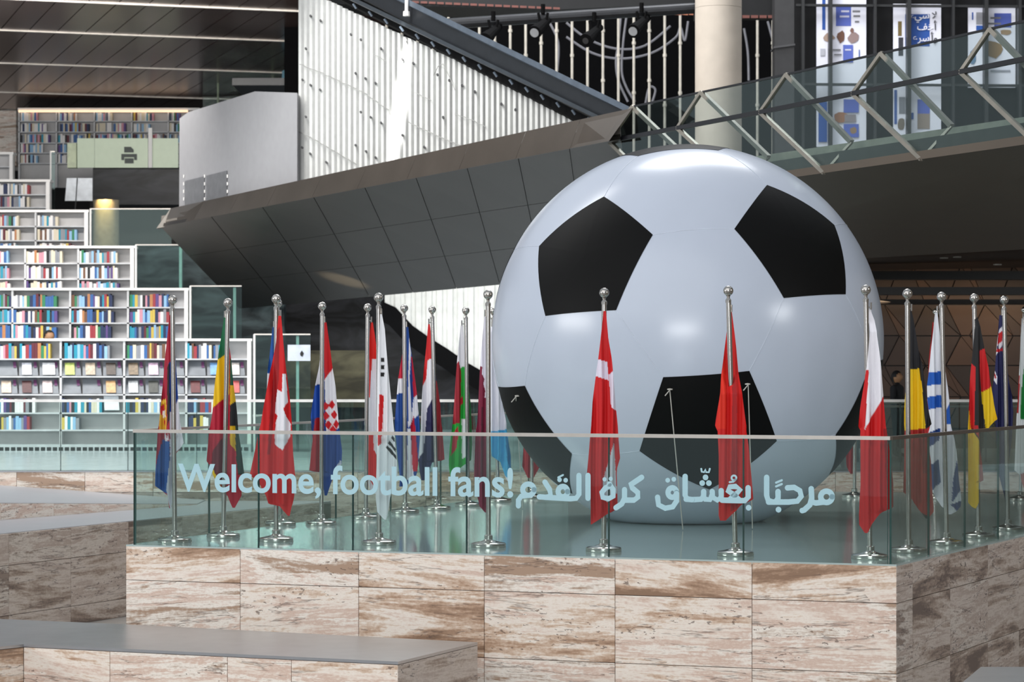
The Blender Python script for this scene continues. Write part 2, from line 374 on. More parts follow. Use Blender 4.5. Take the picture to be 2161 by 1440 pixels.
# lettering on the glass (flat vinyl)
VIN = mat('pale_blue_vinyl', '#a9cdd6', 0.6, 0, 0.02)
VIN.node_tree.nodes['Principled BSDF'].inputs['Emission Strength'].default_value = 0
rail_front = [o for o in COL.objects if o.name == 'glass_railing'][0]
def on_front(x, y, off=0.014):
    # point of the front glass plane under pixel x, y
    p = ray_plane(x, RL0 + FN * off, FN); D = p.y
    return Vector((p.x, p.y, CAMZ - (y - CY) / F * D))
def latin(body, p0, width, z_base, size_hint, parent):
    c = bpy.data.curves.new('lettering', 'FONT'); c.body = body; c.size = 1.0; c.fill_mode = 'BOTH'; c.extrude = 0.004
    c.offset = 0.021
    o = bpy.data.objects.new('tmp', c); COL.objects.link(o); bpy.context.view_layer.update()
    dg = bpy.context.evaluated_depsgraph_get(); me = bpy.data.meshes.new_from_object(o.evaluated_get(dg))
    xs = [v.co.x for v in me.vertices]; x0, x1 = min(xs), max(xs); s = width / (x1 - x0)
    for v in me.vertices:
        X, Y, Z = (v.co.x - x0) * s, v.co.y * s * size_hint, v.co.z
        w = p0 + FD * X + FN * Z * 0.5; v.co = (w.x, w.y, z_base + Y)
    me.materials.clear(); bpy.data.objects.remove(o)
    bm = bmesh.new(); bm.from_mesh(me); bmesh.ops.remove_doubles(bm, verts=bm.verts, dist=1e-5); bm.verts.ensure_lookup_table()
    seen = set()
    for v0 in bm.verts:
        if v0.index in seen: continue
        st = [v0]; isl = []; seen.add(v0.index)
        while st:
            v = st.pop(); isl.append(v)
            for e in v.link_edges:
                w = e.other_vert(v)
                if w.index not in seen: seen.add(w.index); st.append(w)
        ix = {v.index: i for i, v in enumerate(isl)}; fs = {f for v in isl for f in v.link_faces}
        mesh('letter', [v.co for v in isl], [[ix[v.index] for v in f.verts] for f in fs], VIN, parent)
    bm.free()
t0, t1 = on_front(376, 1034), on_front(1083, 1050)
latin('Welcome, football fans!', Vector((t0.x, t0.y, 0)), (Vector((t1.x, t1.y, 0)) - Vector((t0.x, t0.y, 0))).length, (t0.z + t1.z) / 2, 1.04, rail_front)
# arabic lettering as monoline strokes
SK = [0]
def stroke(mb, pts, w):
    # flat ribbon with round ends along points on the front glass; each a hair above the one before
    SK[0] = (SK[0] + 1) % 12
    lift = FN * (0.0004 * SK[0]); q = [on_front(x, y) + lift for x, y in pts]
    n = -FN * 0.004; r = w / 2
    k = len(q); L = []; Rr = []
    for i, p in enumerate(q):
        a = q[max(0, i - 1)]; b = q[min(k - 1, i + 1)]
        d = (b - a); d = (d - FN * d.dot(FN)).normalized(); s = d.cross(FN).normalized() * r
        L.append(p + s); Rr.append(p - s)
    for i in range(k - 1):
        mb.prism([L[i], L[i + 1], Rr[i + 1], Rr[i]], n)
    for p in ((q[0],) if len(q) == 2 and (q[1] - q[0]).length < 0.01 else (q[0], q[-1])):
        p = p + FN * 0.0002
        mb.prism([p + (FD * math.cos(t) + Vector((0, 0, 1)) * math.sin(t)) * r for t in [2 * math.pi * j / 14 for j in range(14)]], n)
def ell(cx, cy, rx, ry, a0=0, a1=360, n=20):
    return [(cx + rx * math.cos(R(a0 + (a1 - a0) * i / n)), cy - ry * math.sin(R(a0 + (a1 - a0) * i / n))) for i in range(n + 1)]
ar = MB(); PXM = 1 / 232.0; LW = 11.5 * PXM
# word 1 (right): meem-reh-hah-beh-alef with tanween
stroke(ar, ell(1744, 1049, 12, 12), LW)
stroke(ar, [(1738, 1060), (1722, 1062), (1714, 1060)], LW)
stroke(ar, [(1712, 1032), (1713, 1052), (1709, 1066), (1697, 1077), (1693, 1078)], LW)
stroke(ar, [(1662, 1030), (1676, 1029), (1688, 1036), (1691, 1048), (1683, 1058), (1664, 1060), (1640, 1060)], LW)
stroke(ar, [(1642, 1038), (1642, 1052), (1636, 1060), (1622, 1060)], LW)
stroke(ar, [(1618, 1008), (1618, 1046), (1621, 1056), (1630, 1060), (1640, 1060)], LW)
stroke(ar, [(1643, 1076), (1644, 1076)], 12 * PXM)
stroke(ar, [(1638, 1019), (1650, 1014)], 4.5 * PXM); stroke(ar, [(1638, 1027), (1650, 1022)], 4.5 * PXM)
ar.build('arabic_word', VIN, rail_front); ar = MB()
# word 2: beh-ain-sheen-alef qaf
stroke(ar, [(1579, 1030), (1579, 1050), (1572, 1057), (1560, 1057), (1524, 1056)], LW)
stroke(ar, [(1580, 1072), (1581, 1072)], 12 * PXM)
stroke(ar, [(1560, 1056), (1548, 1044), (1536, 1036), (1540, 1028), (1552, 1027), (1562, 1034), (1552, 1044), (1540, 1055)], LW)
stroke(ar, [(1522, 1036), (1522, 1050), (1514, 1056), (1504, 1050), (1503, 1038)], LW)
stroke(ar, [(1503, 1045), (1498, 1055), (1488, 1054), (1485, 1048), (1485, 1038)], LW)
stroke(ar, [(1485, 1046), (1480, 1054), (1462, 1055), (1448, 1054)], LW)
for q in ((1482, 1020), (1496, 1020), (1489, 1008)): stroke(ar, [q, (q[0] + 0.6, q[1])], 12 * PXM)
stroke(ar, [(1480, 990), (1481, 996), (1486, 997), (1489, 991), (1490, 997), (1496, 997), (1498, 990)], 4 * PXM)
stroke(ar, ell(1549, 1009, 5, 5) + [(1553, 1012), (1548, 1017), (1540, 1018)], 4 * PXM)
stroke(ar, [(1446, 1006), (1446, 1046), (1450, 1053), (1460, 1055)], LW)
ar.build('arabic_word', VIN, rail_front); ar = MB()
stroke(ar, ell(1419, 1040, 9, 10), LW)
stroke(ar, [(1428, 1042), (1428, 1058), (1420, 1070), (1404, 1073), (1390, 1066), (1388, 1050)], LW)
stroke(ar, [(1409, 1014), (1410, 1014)], 10 * PXM); stroke(ar, [(1422, 1012), (1423, 1012)], 10 * PXM)
ar.build('arabic_word', VIN, rail_front); ar = MB()
# word 3: kaf-reh-teh marbuta
stroke(ar, [(1354, 1008), (1330, 1024), (1334, 1030), (1346, 1040), (1346, 1050), (1338, 1056), (1316, 1056)], LW)
stroke(ar, [(1318, 1034), (1318, 1052), (1312, 1064), (1300, 1072)], LW)
stroke(ar, [(1286, 1022), (1294, 1034), (1294, 1048), (1284, 1053), (1272, 1050), (1270, 1040), (1278, 1030), (1288, 1026)], LW)
stroke(ar, [(1276, 1012), (1277, 1012)], 9 * PXM); stroke(ar, [(1289, 1011), (1290, 1011)], 9 * PXM)
ar.build('arabic_word', VIN, rail_front); ar = MB()
# word 4: alef-lam-qaf-dal-meem
stroke(ar, [(1241, 1004), (1241, 1052)], LW)
stroke(ar, [(1222, 1004), (1222, 1044), (1216, 1052), (1204, 1053), (1150, 1050)], LW)
stroke(ar, ell(1188, 1038, 10, 11), LW)
stroke(ar, [(1181, 1013), (1182, 1013)], 10 * PXM); stroke(ar, [(1194, 1014), (1195, 1014)], 10 * PXM)
stroke(ar, [(1178, 1008), (1188, 1003)], 4 * PXM)
stroke(ar, [(1150, 1018), (1160, 1034), (1162, 1046), (1152, 1050), (1138, 1049)], LW)
stroke(ar, ell(1115, 1034, 12, 12), LW)
stroke(ar, [(1112, 1046), (1100, 1048), (1094, 1056), (1094, 1068)], LW)
ar.build('arabic_word', VIN, rail_front)

# ------------------------------------------------------------------ giant ball
BD, BR, BZ = 28.6, 2.18, 2.015
BC = Vector(((1449.5 - CX) / F * BD, BD, BZ))
BROT = Matrix(((-0.79821, 0.54656, 0.25324), (-0.59934, -0.67837, -0.42499), (-0.06049, -0.491, 0.86905)))
ballw = mat('white_pvc', '#bcc4d2', 0.24, 0, 0.015, 2, 0.5)
ballk = mat('black_pvc', '#0a0a0a', 0.5, 0, 0.05, 6, 0.12)
ball = empty('giant_football', (BC.x, BC.y, 0), 'giant inflatable white football with black pentagons on the plinth', 'ball')
import bmesh
bm = bmesh.new(); bmesh.ops.create_icosphere(bm, subdivisions=6, radius=BR)
def seat(v, lift=0.0):
    # the inflated ball sags a little on its contact disc
    w = v + BC
    if w.z < 0.004 + lift: w.z = 0.004 + lift
    return w
for v in bm.verts: v.co = seat(v.co.copy())
me = bpy.data.meshes.new('shell'); bm.to_mesh(me); bm.free()
link('shell', me, ballw, ball, True)
phi = (1 + 5 ** 0.5) / 2; ico = []
for a in (1, -1):
    for b in (phi, -phi): ico += [Vector((0, a, b)), Vector((a, b, 0)), Vector((b, 0, a))]
ico = [v.normalized() for v in ico]; PENT = []
for i, c in enumerate(ico):
    nb = [n for n in ico if 0.4 < n.dot(c) < 0.5]; ang = R(20.4)
    t0_ = nb[0] - c * nb[0].dot(c); t0_.normalize(); t1_ = c.cross(t0_)
    nb.sort(key=lambda n: math.atan2(n.dot(t1_), n.dot(t0_)))
    vs = []
    for n_ in nb:
        t_ = (n_ - c * n_.dot(c)).normalized(); vs.append((BROT @ (c * math.cos(ang) + t_ * math.sin(ang)), n_))
    PENT.append((BROT @ c, vs))
for c, vs in PENT:
    mb = MB(); N = 10
    for k in range(5):
        a, b = vs[k][0], vs[(k + 1) % 5][0]
        grid = {}; V = []; Fc = []
        for i in range(N + 1):
            for j in range(i + 1):
                p = c * (1 - i / N) + (a * ((i - j) / i) + b * (j / i) if i else c) * (i / N)
                grid[i, j] = len(V); V.append(seat(p.normalized() * (BR + 0.0045), 0.002))
        for i in range(N):
            for j in range(i + 1):
                Fc.append((grid[i, j], grid[i + 1, j], grid[i + 1, j + 1]))
                if j < i: Fc.append((grid[i, j], grid[i + 1, j + 1], grid[i, j + 1]))
        mb.add(V, Fc)
    o = mb.build('black_panel', ballk, ball, True)
sm = MB(); allv = [(p, i) for i, (c, vs) in enumerate(PENT) for p, _ in vs]
for p, i in allv:
    q = min((r for r in allv if r[1] != i), key=lambda r: (r[0] - p).length)[0]
    if (p.x, p.y, p.z) < (q.x, q.y, q.z):
        pts = [seat((p.lerp(q, k / 8)).normalized() * (BR + 0.001)) for k in range(9)]
        if min(w.z for w in pts) > 0.05: MB().tube(pts, 0.003, 5).build('seam', mat('white_seam', '#c9d0dc', 0.4), ball)
def on_ball(x, y):
    d = (P(x, y, 1) - Vector((0, 0, CAMZ))).normalized(); o = Vector((0, 0, CAMZ)) - BC
    b = o.dot(d); h = b * b - (o.dot(o) - BR * BR); return Vector((0, 0, CAMZ)) + d * (-b - math.sqrt(max(h, 0)))
ROPE = mat('pale_rope', '#b8b4ac', 0.7)
for (x, y), (gx, gy) in (((1414, 822), (1441, 1120)), ((1577, 811), (1588, 1118)), ((1094, 836), (1103, 1075))):
    a = on_ball(x, y); d = (a - BC).normalized(); b = G(gx, gy) + Vector((0, 0, 0.012))
    mb = MB(); mb.tube([a, a + d * 0.03, b], 0.0055, 6)
    mb.tube([a + d * 0.03, a + d * 0.03 + Vector((-0.05, 0, -0.06))], 0.006, 6)
    mb.lathe([(0.028, -0.004), (0.028, 0.01), (0.0, 0.014)], a + d * 0.012, 10)
    mb.build('tether_rope', ROPE, ball)

# ------------------------------------------------------------------ flag stands
POLEH = 2.41
base_me = autosmooth(MB().lathe([(0, 0), (0.165, 0), (0.168, 0.008), (0.165, 0.034), (0.158, 0.04), (0.10, 0.05), (0.05, 0.064), (0.04, 0.075), (0.04, 0.11), (0.032, 0.118), (0, 0.118)], n=40).build('tmp', STEEL)).data
fin_me = autosmooth(MB().lathe([(0, -0.11), (0.026, -0.11), (0.027, -0.085), (0.02, -0.075), (0.014, -0.065), (0.016, -0.05), (0.022, -0.045), (0.016, -0.04)] +
                               [(0.046 * math.cos(R(a)), 0.046 * math.sin(R(a))) for a in range(-65, 91, 10)] + [(0, 0.046)], n=28).build('tmp', STEEL)).data
for o in [o for o in COL.objects if o.name.startswith('tmp')]: bpy.data.objects.remove(o)
def inpoly(x, y, pts):
    c = False; j = len(pts) - 1
    for i in range(len(pts)):
        xi, yi = pts[i]; xj, yj = pts[j]
        if (yi > y) != (yj > y) and x < (xj - xi) * (y - yi) / (yj - yi) + xi: c = not c
        j = i
    return c
RED, CRIM, DRED, WHT, BLU, NAVY, YEL, GRN, BLK = '#d90f12', '#b8062f', '#7d0a22', '#eceaf0', '#0a4fae', '#1b1c4e', '#f3c200', '#11683f', '#101012'
def flag_stand(label, top, bpx, rows, base, polys, front=9999, nf=2.6, ph=0.0, amp=1.0, lift=0.0):
    b = G(bpx[0], bpx[1]); D = b.y
    st = empty('flag_stand', b, label, 'flag stand', 'flag stands around the ball')
    tp = P(top[0], top[1], D); tp.z = min(tp.z, POLEH + 0.03)
    o = bpy.data.objects.new('base', base_me); COL.objects.link(o); o.parent = st
    o = bpy.data.objects.new('finial', fin_me); COL.objects.link(o); o.parent = st; o.location = tp - b
    ax = (tp - b).normalized(); pe = tp - ax * 0.10
    pole = autosmooth(MB().bar(b + ax * 0.1, pe, 0.0235, 20).build('pole', STEEL, st))
    # flag clip near the top
    y0 = rows[0][0]; x0 = (rows[0][1] + rows[0][2]) / 2
    c0 = P(x0, y0 - 3, D); s = (tp.z - c0.z) / (tp.z - b.z); pp = tp.lerp(b, s)
    dirx = Vector((1 if c0.x > pp.x else -1, 0, 0))
    off_ = 0.055
    MB().bar(pp + dirx * 0.015, Vector((c0.x, D, c0.z)), 0.006, 6).bar(Vector((c0.x, D, c0.z + 0.045)), Vector((c0.x, D, c0.z - 0.02)), 0.009, 8).build('clip', STEEL, st)
    # cloth sheet
    ys = [r[0] for r in rows]; ya, yb = ys[0], ys[-1]; ny = max(10, int((yb - ya) / 2.2))
    wmax = max(r[2] - r[1] for r in rows); nu = max(12, int(wmax / 1.7))
    V = []; Cc = []; Fc = []
    bc = lin(base); pc = [(lin(c), [Vector(q) if False else q for q in pts]) for c, pts in polys]
    bb = [(min(q[0] for q in p), max(q[0] for q in p), min(q[1] for q in p), max(q[1] for q in p)) for _, p in pc]
    for i in range(ny + 1):
        y = ya + (yb - ya) * i / ny
        k = 0
        while k < len(rows) - 2 and rows[k + 1][0] < y: k += 1
        t = 0 if rows[k + 1][0] == rows[k][0] else min(1, max(0, (y - rows[k][0]) / (rows[k + 1][0] - rows[k][0])))
        xl = rows[k][1] * (1 - t) + rows[k + 1][1] * t; xr = rows[k][2] * (1 - t) + rows[k + 1][2] * t
        w = (xr - xl) / F * D
        sw = min(1, max(0, (y - front + 40) / 40)) if front < 9999 else 0
        offy = 0.075 * (1 - sw) - 0.085 * sw
        A = min(0.032, 0.16 * w) * amp
        for j in range(nu + 1):
            u = j / nu; x = xl + (xr - xl) * u
            p = P(x, y, D); X = (x - (rows[0][1] + rows[0][2]) / 2) / wmax
            fold = math.sin(6.283 * (nf * X * 1.0 + ph) + 0.35 * math.sin(y * 0.013 + ph * 5)) + 0.45 * math.sin(6.283 * (nf * 2.3 * X + ph * 2.1) + 0.6 * math.sin(y * 0.02))
            p.y = D + offy + A * fold * (0.8 if sw or offy else 1)
            p.z += lift
            V.append(p)
            c = bc
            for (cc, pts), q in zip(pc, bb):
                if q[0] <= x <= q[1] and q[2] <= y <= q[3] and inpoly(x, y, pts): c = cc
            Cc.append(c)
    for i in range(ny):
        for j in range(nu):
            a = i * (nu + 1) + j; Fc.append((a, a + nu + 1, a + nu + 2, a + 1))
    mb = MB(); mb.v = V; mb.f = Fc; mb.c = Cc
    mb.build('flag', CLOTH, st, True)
    return st
def dia(x, y, rx, ry): return [(x, y - ry), (x + rx, y), (x, y + ry), (x - rx, y)]
flag_stand('flag stand with red, blue and white banner bearing a gold crest, nearest the left end', (364, 633), (369, 1145),
    [(664, 356, 363), (710, 351, 366), (767, 344.6, 369), (844, 338, 375), (892, 334, 378), (911, 331, 381), (936, 330, 385), (950, 329, 376), (965, 328, 366), (1026, 325, 364), (1036, 338, 363), (1047, 352, 362), (1074, 355, 359)],
    '#a3122f', [(CRIM, [(358, 660), (366, 660), (370, 752), (355, 762), (356, 700)]), ('#0b3f97', [(354, 768), (370, 748), (379, 842), (357, 872)]), ('#1a0a12', [(351, 775), (356, 765), (357, 885), (351, 900)]),
     ('#e8e6ee', [(357, 872), (379, 836), (390, 936), (357, 968)]), ('#0f4a92', [(341, 928), (357, 932), (356, 1045), (320, 1030), (331, 965)]),
     ('#b9b9c4', [(357, 966), (368, 958), (366, 1050), (358, 1080), (349, 1036)]), ('#d7a52a', [(335, 850), (349, 846), (350, 905), (345, 912), (334, 908)]),  # grey patch paints the shade of the inner fold
     ('#c8232c', [(336, 858), (343, 854), (345, 878), (337, 876)]), ('#efe9e0', [(340, 868), (347, 866), (347, 880), (341, 884)]), ('#c8232c', [(342, 890), (348, 886), (346, 900)]),
     ('#f0c84e', [(338, 846), (348, 842), (348, 850), (338, 853)]), ('#d9cfd6', [(344, 920), (347, 912), (350, 926), (353, 916), (355, 930), (346, 932)])], ph=0.1)
flag_stand('flag stand with green, yellow and red striped flag left of the white-cross flag', (481, 639), (471, 1135),
    [(669, 471, 478), (717, 464, 480), (760, 458, 487), (808, 452, 491), (871, 446, 498), (911, 439, 501), (974, 434, 511), (988, 443, 513), (1002, 447, 515), (1010, 451, 508), (1034, 463, 508), (1047, 478, 508), (1073, 489, 494)],
    '#b50a2e', [('#116a41', [(465, 660), (482, 660), (482, 742), (455, 762)]), (YEL, [(455, 762), (482, 742), (482, 832), (443, 865)]),
     ('#124f38', [(484, 755), (500, 780), (494, 813), (484, 813)]), ('#e2b30a', [(484, 813), (496, 813), (498, 845), (484, 856)]), ('#17181a', [(484, 856), (498, 845), (504, 903), (484, 905)]),
     ('#e2b30a', [(484, 900), (494, 900), (495, 952), (484, 938)]), ('#17382c', [(494, 898), (506, 905), (520, 1004), (500, 1004), (495, 952)]), ('#650a20', [(447, 952), (475, 915), (475, 1040), (444, 990)]),  # dark red patch paints shade inside the left fold
     (YEL, [(440, 985), (449, 992), (468, 1036), (452, 1034)])], ph=0.35)
flag_stand('flag stand with blue and white flag half hidden behind the white-cross flag', (587, 640), (592, 1109),
    [(690, 574, 582), (788, 563, 586), (850, 561, 590), (940, 566, 590), (960, 572, 585)], WHT, [('#124f9c', [(540, 680), (600, 680), (600, 788), (540, 788)])], ph=0.2)
flag_stand('flag stand with red flag showing a bold white cross, pole third along the front left', (583, 631), (583, 1143),
    [(667, 589, 595), (725, 584, 600), (783, 572, 606), (844, 561, 613), (892, 553, 617), (911, 547, 618), (959, 538, 620), (1003, 529, 624), (1013, 545, 624), (1047, 564, 622), (1063, 569, 619), (1068, 592, 617), (1088, 609, 613)],
    '#d00c10', [(WHT, [(598, 790), (605, 790), (609, 848), (600, 862), (606, 880), (615, 895), (613, 922), (598, 950), (580, 937), (583, 892), (588, 877), (582, 872), (584, 820), (597, 828)]),
     ('#9d0a12', [(584, 700), (592, 690), (590, 800), (578, 890), (572, 960), (566, 960), (577, 800)])], front=660, ph=0.55)  # dark red stripe paints shade along the left fold
flag_stand('flag stand with red and white checkered shield flag, blue below', (680, 646), (678, 1108),
    [(680, 683, 688), (747, 675, 697), (773, 672, 700), (815, 664, 707), (878, 655, 713), (893, 656, 714), (930, 659, 718), (952, 656, 721), (980, 653, 720), (995, 651, 708), (998, 676, 705), (1047, 684, 689)],
    '#063a86', [('#cf0a14', [(681, 670), (692, 670), (704, 774), (684, 802)]), (WHT, [(684, 802), (704, 774), (722, 895), (712, 905), (688, 918)]), (WHT, [(674, 740), (681, 740), (681, 812), (660, 813)]),
     ('#0a47a8', [(660, 813), (681, 813), (681, 880), (650, 885)]), ('#a50d1e', [(664, 884), (678, 880), (675, 1000), (645, 998), (658, 930)])] +
    [('#d0101c', dia(x, y, 7.5, 10)) for x, y in ((699, 855), (704, 876), (686, 858), (687, 879), (709, 896), (692, 897), (701, 908))] + [('#b9bccb', [(718, 972), (722, 985), (708, 996), (706, 990)])], ph=0.7)
flag_stand('flag stand with orange-red and white flag just left of the white black-barred flag', (776, 649), (772, 1095),
    [(680, 782, 786), (700, 780, 789), (758, 777, 798), (853, 771, 800), (893, 768, 806), (917, 770, 806), (960, 774, 800), (992, 774, 796), (1020, 776, 796), (1043, 782, 794)],
    WHT, [('#de1a0e', [(780, 675), (790, 675), (800, 758), (784, 758), (780, 838), (765, 857), (774, 770)]), ('#de1a0e', [(770, 917), (787, 917), (788, 950), (798, 966), (800, 1050), (770, 995)])], ph=0.15)
flag_stand('flag stand with white flag marked by black bars and a red patch', (799, 628), (800, 1150),
    [(664, 803, 807), (695, 802, 813), (733, 799, 816), (800, 797, 822), (893, 796, 831), (912, 796, 833), (962, 796, 838), (975, 796, 839), (1005, 795, 840), (1040, 794, 827), (1050, 794, 824), (1080, 797, 820), (1096, 812, 816)],
    '#e9eaee', [(BLK, [(805, 756), (812, 756), (812, 765), (805, 765)]), (BLK, [(805, 771), (812, 771), (812, 780), (805, 780)]), (BLK, [(804, 786), (812, 786), (812, 795), (804, 795)]),
     ('#d31218', [(802, 832), (811, 835), (808, 893), (805, 938), (798, 941), (800, 880)]), (BLK, [(815, 944), (819, 940), (837, 962), (838, 971)]), (BLK, [(819, 934), (823, 930), (837, 948), (836, 955)]),
     (BLK, [(826, 924), (830, 918), (834, 926), (833, 934)])], front=650, ph=0.05, amp=0.8)
flag_stand('flag stand with blue, white and red striped flag between the black-barred and tricolour flags', (853, 651), (855, 1083),
    [(690, 855, 861), (720, 853, 864), (744, 849, 868), (798, 840, 875), (829, 837, 879), (893, 832, 885), (910, 833, 886), (980, 840, 882), (997, 842, 880), (1015, 843, 874), (1028, 842, 850)],
    '#0b4494', [('#c40f33', [(846, 740), (857, 740), (857, 800), (836, 800)]), (WHT, [(836, 800), (857, 800), (857, 830), (832, 832)]), (WHT, [(863, 712), (867, 745), (864, 800), (870, 893), (861, 905), (861, 790)]),
     ('#c40f33', [(867, 752), (872, 758), (883, 831), (872, 840)]), (WHT, [(872, 840), (883, 831), (886, 872), (866, 893)]), ('#c40f33', [(866, 897), (873, 876), (884, 997), (870, 996)]), (WHT, [(860, 905), (866, 905), (870, 990), (876, 1018), (858, 1014)])], ph=0.45)
flag_stand('flag stand with red, white and navy tricolour flag left of the dragon flag', (912, 654), (922, 1076),
    [(684, 903, 907), (733, 899, 912), (778, 894, 917), (822, 891, 924), (855, 889, 929), (893, 888, 931), (905, 888, 933), (972, 882, 938), (976, 883, 912), (997, 885, 905), (1015, 889, 895)],
    '#232250', [('#d0141a', [(900, 680), (910, 680), (913, 735), (912, 757), (902, 760), (899, 800), (886, 826), (890, 790)]), (WHT, [(902, 760), (912, 757), (915, 838), (901, 862), (893, 955), (880, 972), (885, 893), (888, 823), (899, 800)]),
     ('#8d1420', [(919, 805), (926, 805), (942, 975), (919, 975)])], ph=0.6)
flag_stand('flag stand with green and white flag bearing a red dragon', (983, 656), (988, 1069),
    [(687, 972, 977), (755, 965, 982), (791, 962, 985), (851, 958, 993), (893, 955, 995), (940, 949, 996), (972, 947, 994), (985, 947, 975), (1000, 949, 962), (1010, 950, 955)],
    '#17a236', [('#e8e6ec', [(970, 680), (980, 680), (984, 772), (973, 776), (966, 792), (960, 760)]), ('#9c1226', [(963, 768), (968, 762), (973, 786), (971, 893), (952, 897), (957, 840)]), ('#e8e6ec', [(974, 884), (987, 884), (985, 964), (974, 970)]),
     ('#b3152a', [(970, 842), (976, 836), (977, 852), (970, 857)]), ('#b3152a', [(956, 916), (966, 900), (968, 915), (962, 950), (951, 962)]), ('#14632c', [(986, 780), (999, 840), (999, 975), (988, 975)])], ph=0.25)
flag_stand('flag stand with maroon and white serrated flag right beside the ball', (1030, 622), (1031, 1155),
    [(667, 1022, 1026), (744, 1015, 1028), (789, 1012, 1029), (893, 1007, 1031), (917, 1003, 1032), (1012, 1000, 1033), (1040, 1005, 1032), (1070, 1012, 1029), (1083, 1023, 1026)],
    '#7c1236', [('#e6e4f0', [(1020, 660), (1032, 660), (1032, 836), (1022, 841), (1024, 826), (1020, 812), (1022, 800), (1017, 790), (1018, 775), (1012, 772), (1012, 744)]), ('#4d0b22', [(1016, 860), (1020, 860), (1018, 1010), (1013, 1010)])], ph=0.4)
flag_stand('flag stand with white and sky blue flag tucked behind the maroon flag', (1040, 656), (1052, 1060),
    [(690, 1036, 1040), (733, 1034, 1042), (822, 1034, 1054), (893, 1034, 1069), (905, 1035, 1069), (955, 1037, 1077), (963, 1038, 1078), (975, 1056, 1078), (1010, 1068, 1079), (1015, 1071, 1078)],
    '#e4e3ee', [('#49a9d8', [(1030, 912), (1070, 906), (1085, 950), (1085, 1020), (1030, 975)]), ('#2c78a8', [(1066, 912), (1074, 930), (1082, 960), (1080, 1000), (1070, 970)])], front=700, ph=0.8)
flag_stand('flag stand mostly hidden behind the ball at its left, only a red flag corner showing', (1124, 660), (1122, 1052),
    [(700, 1118, 1124), (900, 1108, 1138), (985, 1102, 1140), (1010, 1114, 1126)], '#a30f20', [], ph=0.3)
flag_stand('flag stand with red flag crossed by white, in front of the ball at left', (1275, 618), (1274, 1164),
    [(657, 1273, 1278), (713, 1267, 1283), (756, 1262, 1290), (776, 1259, 1292), (848, 1250, 1298), (898, 1247, 1303), (930, 1244, 1305), (967, 1241, 1308), (987, 1239, 1302), (998, 1238, 1301), (1003, 1245, 1301), (1073, 1246, 1303), (1085, 1246, 1280), (1106, 1246, 1248)],
    '#cc0d12', [('#e4dcec', [(1255, 757), (1281, 764), (1284, 803), (1250, 792)]), ('#e4dcec', [(1284, 792), (1296, 780), (1304, 869), (1289, 860)]), ('#cfd3dc', [(1295, 932), (1298, 987), (1301, 1040), (1280, 1060), (1270, 1048), (1273, 1010), (1284, 970)])], front=650, ph=0.15)  # greyed white paints shade on the lower fold
flag_stand('flag stand with plain bright red flag standing before the ball', (1537, 614), (1552, 1173),
    [(657, 1541, 1546), (733, 1531, 1555), (785, 1524, 1560), (842, 1516, 1566), (898, 1508, 1573), (910, 1513, 1573), (963, 1515, 1580), (1053, 1515, 1588), (1066, 1515, 1562), (1087, 1515, 1541), (1098, 1518, 1530)],
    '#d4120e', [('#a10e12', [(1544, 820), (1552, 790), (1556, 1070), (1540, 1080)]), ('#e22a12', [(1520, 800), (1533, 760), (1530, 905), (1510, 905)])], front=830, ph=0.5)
flag_stand('flag stand with white-over-red flag at the plinth corner right of the ball', (1827, 612), (1836, 1180),
    [(652, 1836, 1840), (676, 1834, 1846), (708, 1832, 1848), (773, 1826, 1856), (827, 1818, 1861), (900, 1809, 1867), (908, 1814, 1869), (1003, 1814, 1880), (1022, 1814, 1882), (1069, 1812, 1882), (1076, 1812, 1870), (1083, 1811, 1853), (1107, 1811, 1837), (1124, 1822, 1828)],
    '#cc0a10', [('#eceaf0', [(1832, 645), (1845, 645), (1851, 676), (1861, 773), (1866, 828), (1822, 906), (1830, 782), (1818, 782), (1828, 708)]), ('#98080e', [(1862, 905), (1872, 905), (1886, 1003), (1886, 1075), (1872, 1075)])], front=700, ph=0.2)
flag_stand('flag stand hidden behind the ball at its right, only a red flag tip showing', (1806, 660), (1803, 1050),
    [(700, 1798, 1806), (900, 1780, 1806), (948, 1786, 1808), (985, 1788, 1808), (1001, 1796, 1803)], '#a00f1c', [], ph=0.3)
flag_stand('flag stand with black, yellow and red flag right of the white-over-red one', (1915, 620), (1918, 1166),
    [(655, 1921, 1926), (676, 1921, 1931), (741, 1918, 1942), (779, 1917, 1950), (816, 1915, 1955), (870, 1912, 1964), (896, 1912, 1968), (908, 1913, 1960), (974, 1912, 1967), (1040, 1909, 1970), (1052, 1924, 1971), (1081, 1945, 1973), (1096, 1956, 1962)],
    '#15151b', [('#f0c505', [(1905, 783), (1943, 778), (1957, 906), (1905, 911)]), ('#a8211c', [(1900, 911), (1962, 904), (1980, 1100), (1900, 1060)]), ('#8a1418', [(1940, 910), (1952, 908), (1962, 1000), (1950, 1000)])], ph=0.65)
flag_stand('flag stand with narrow red and white flag tucked behind the blue-striped flag', (1976, 658), (1972, 1054),
    [(680, 1970, 1976), (760, 1962, 1984), (900, 1958, 1990), (985, 1960, 1985), (1000, 1968, 1978)], '#e6e2e4', [('#b8141c', [(1950, 670), (1973, 676), (1970, 760), (1964, 900), (1966, 1005), (1940, 1005)])], ph=0.4)
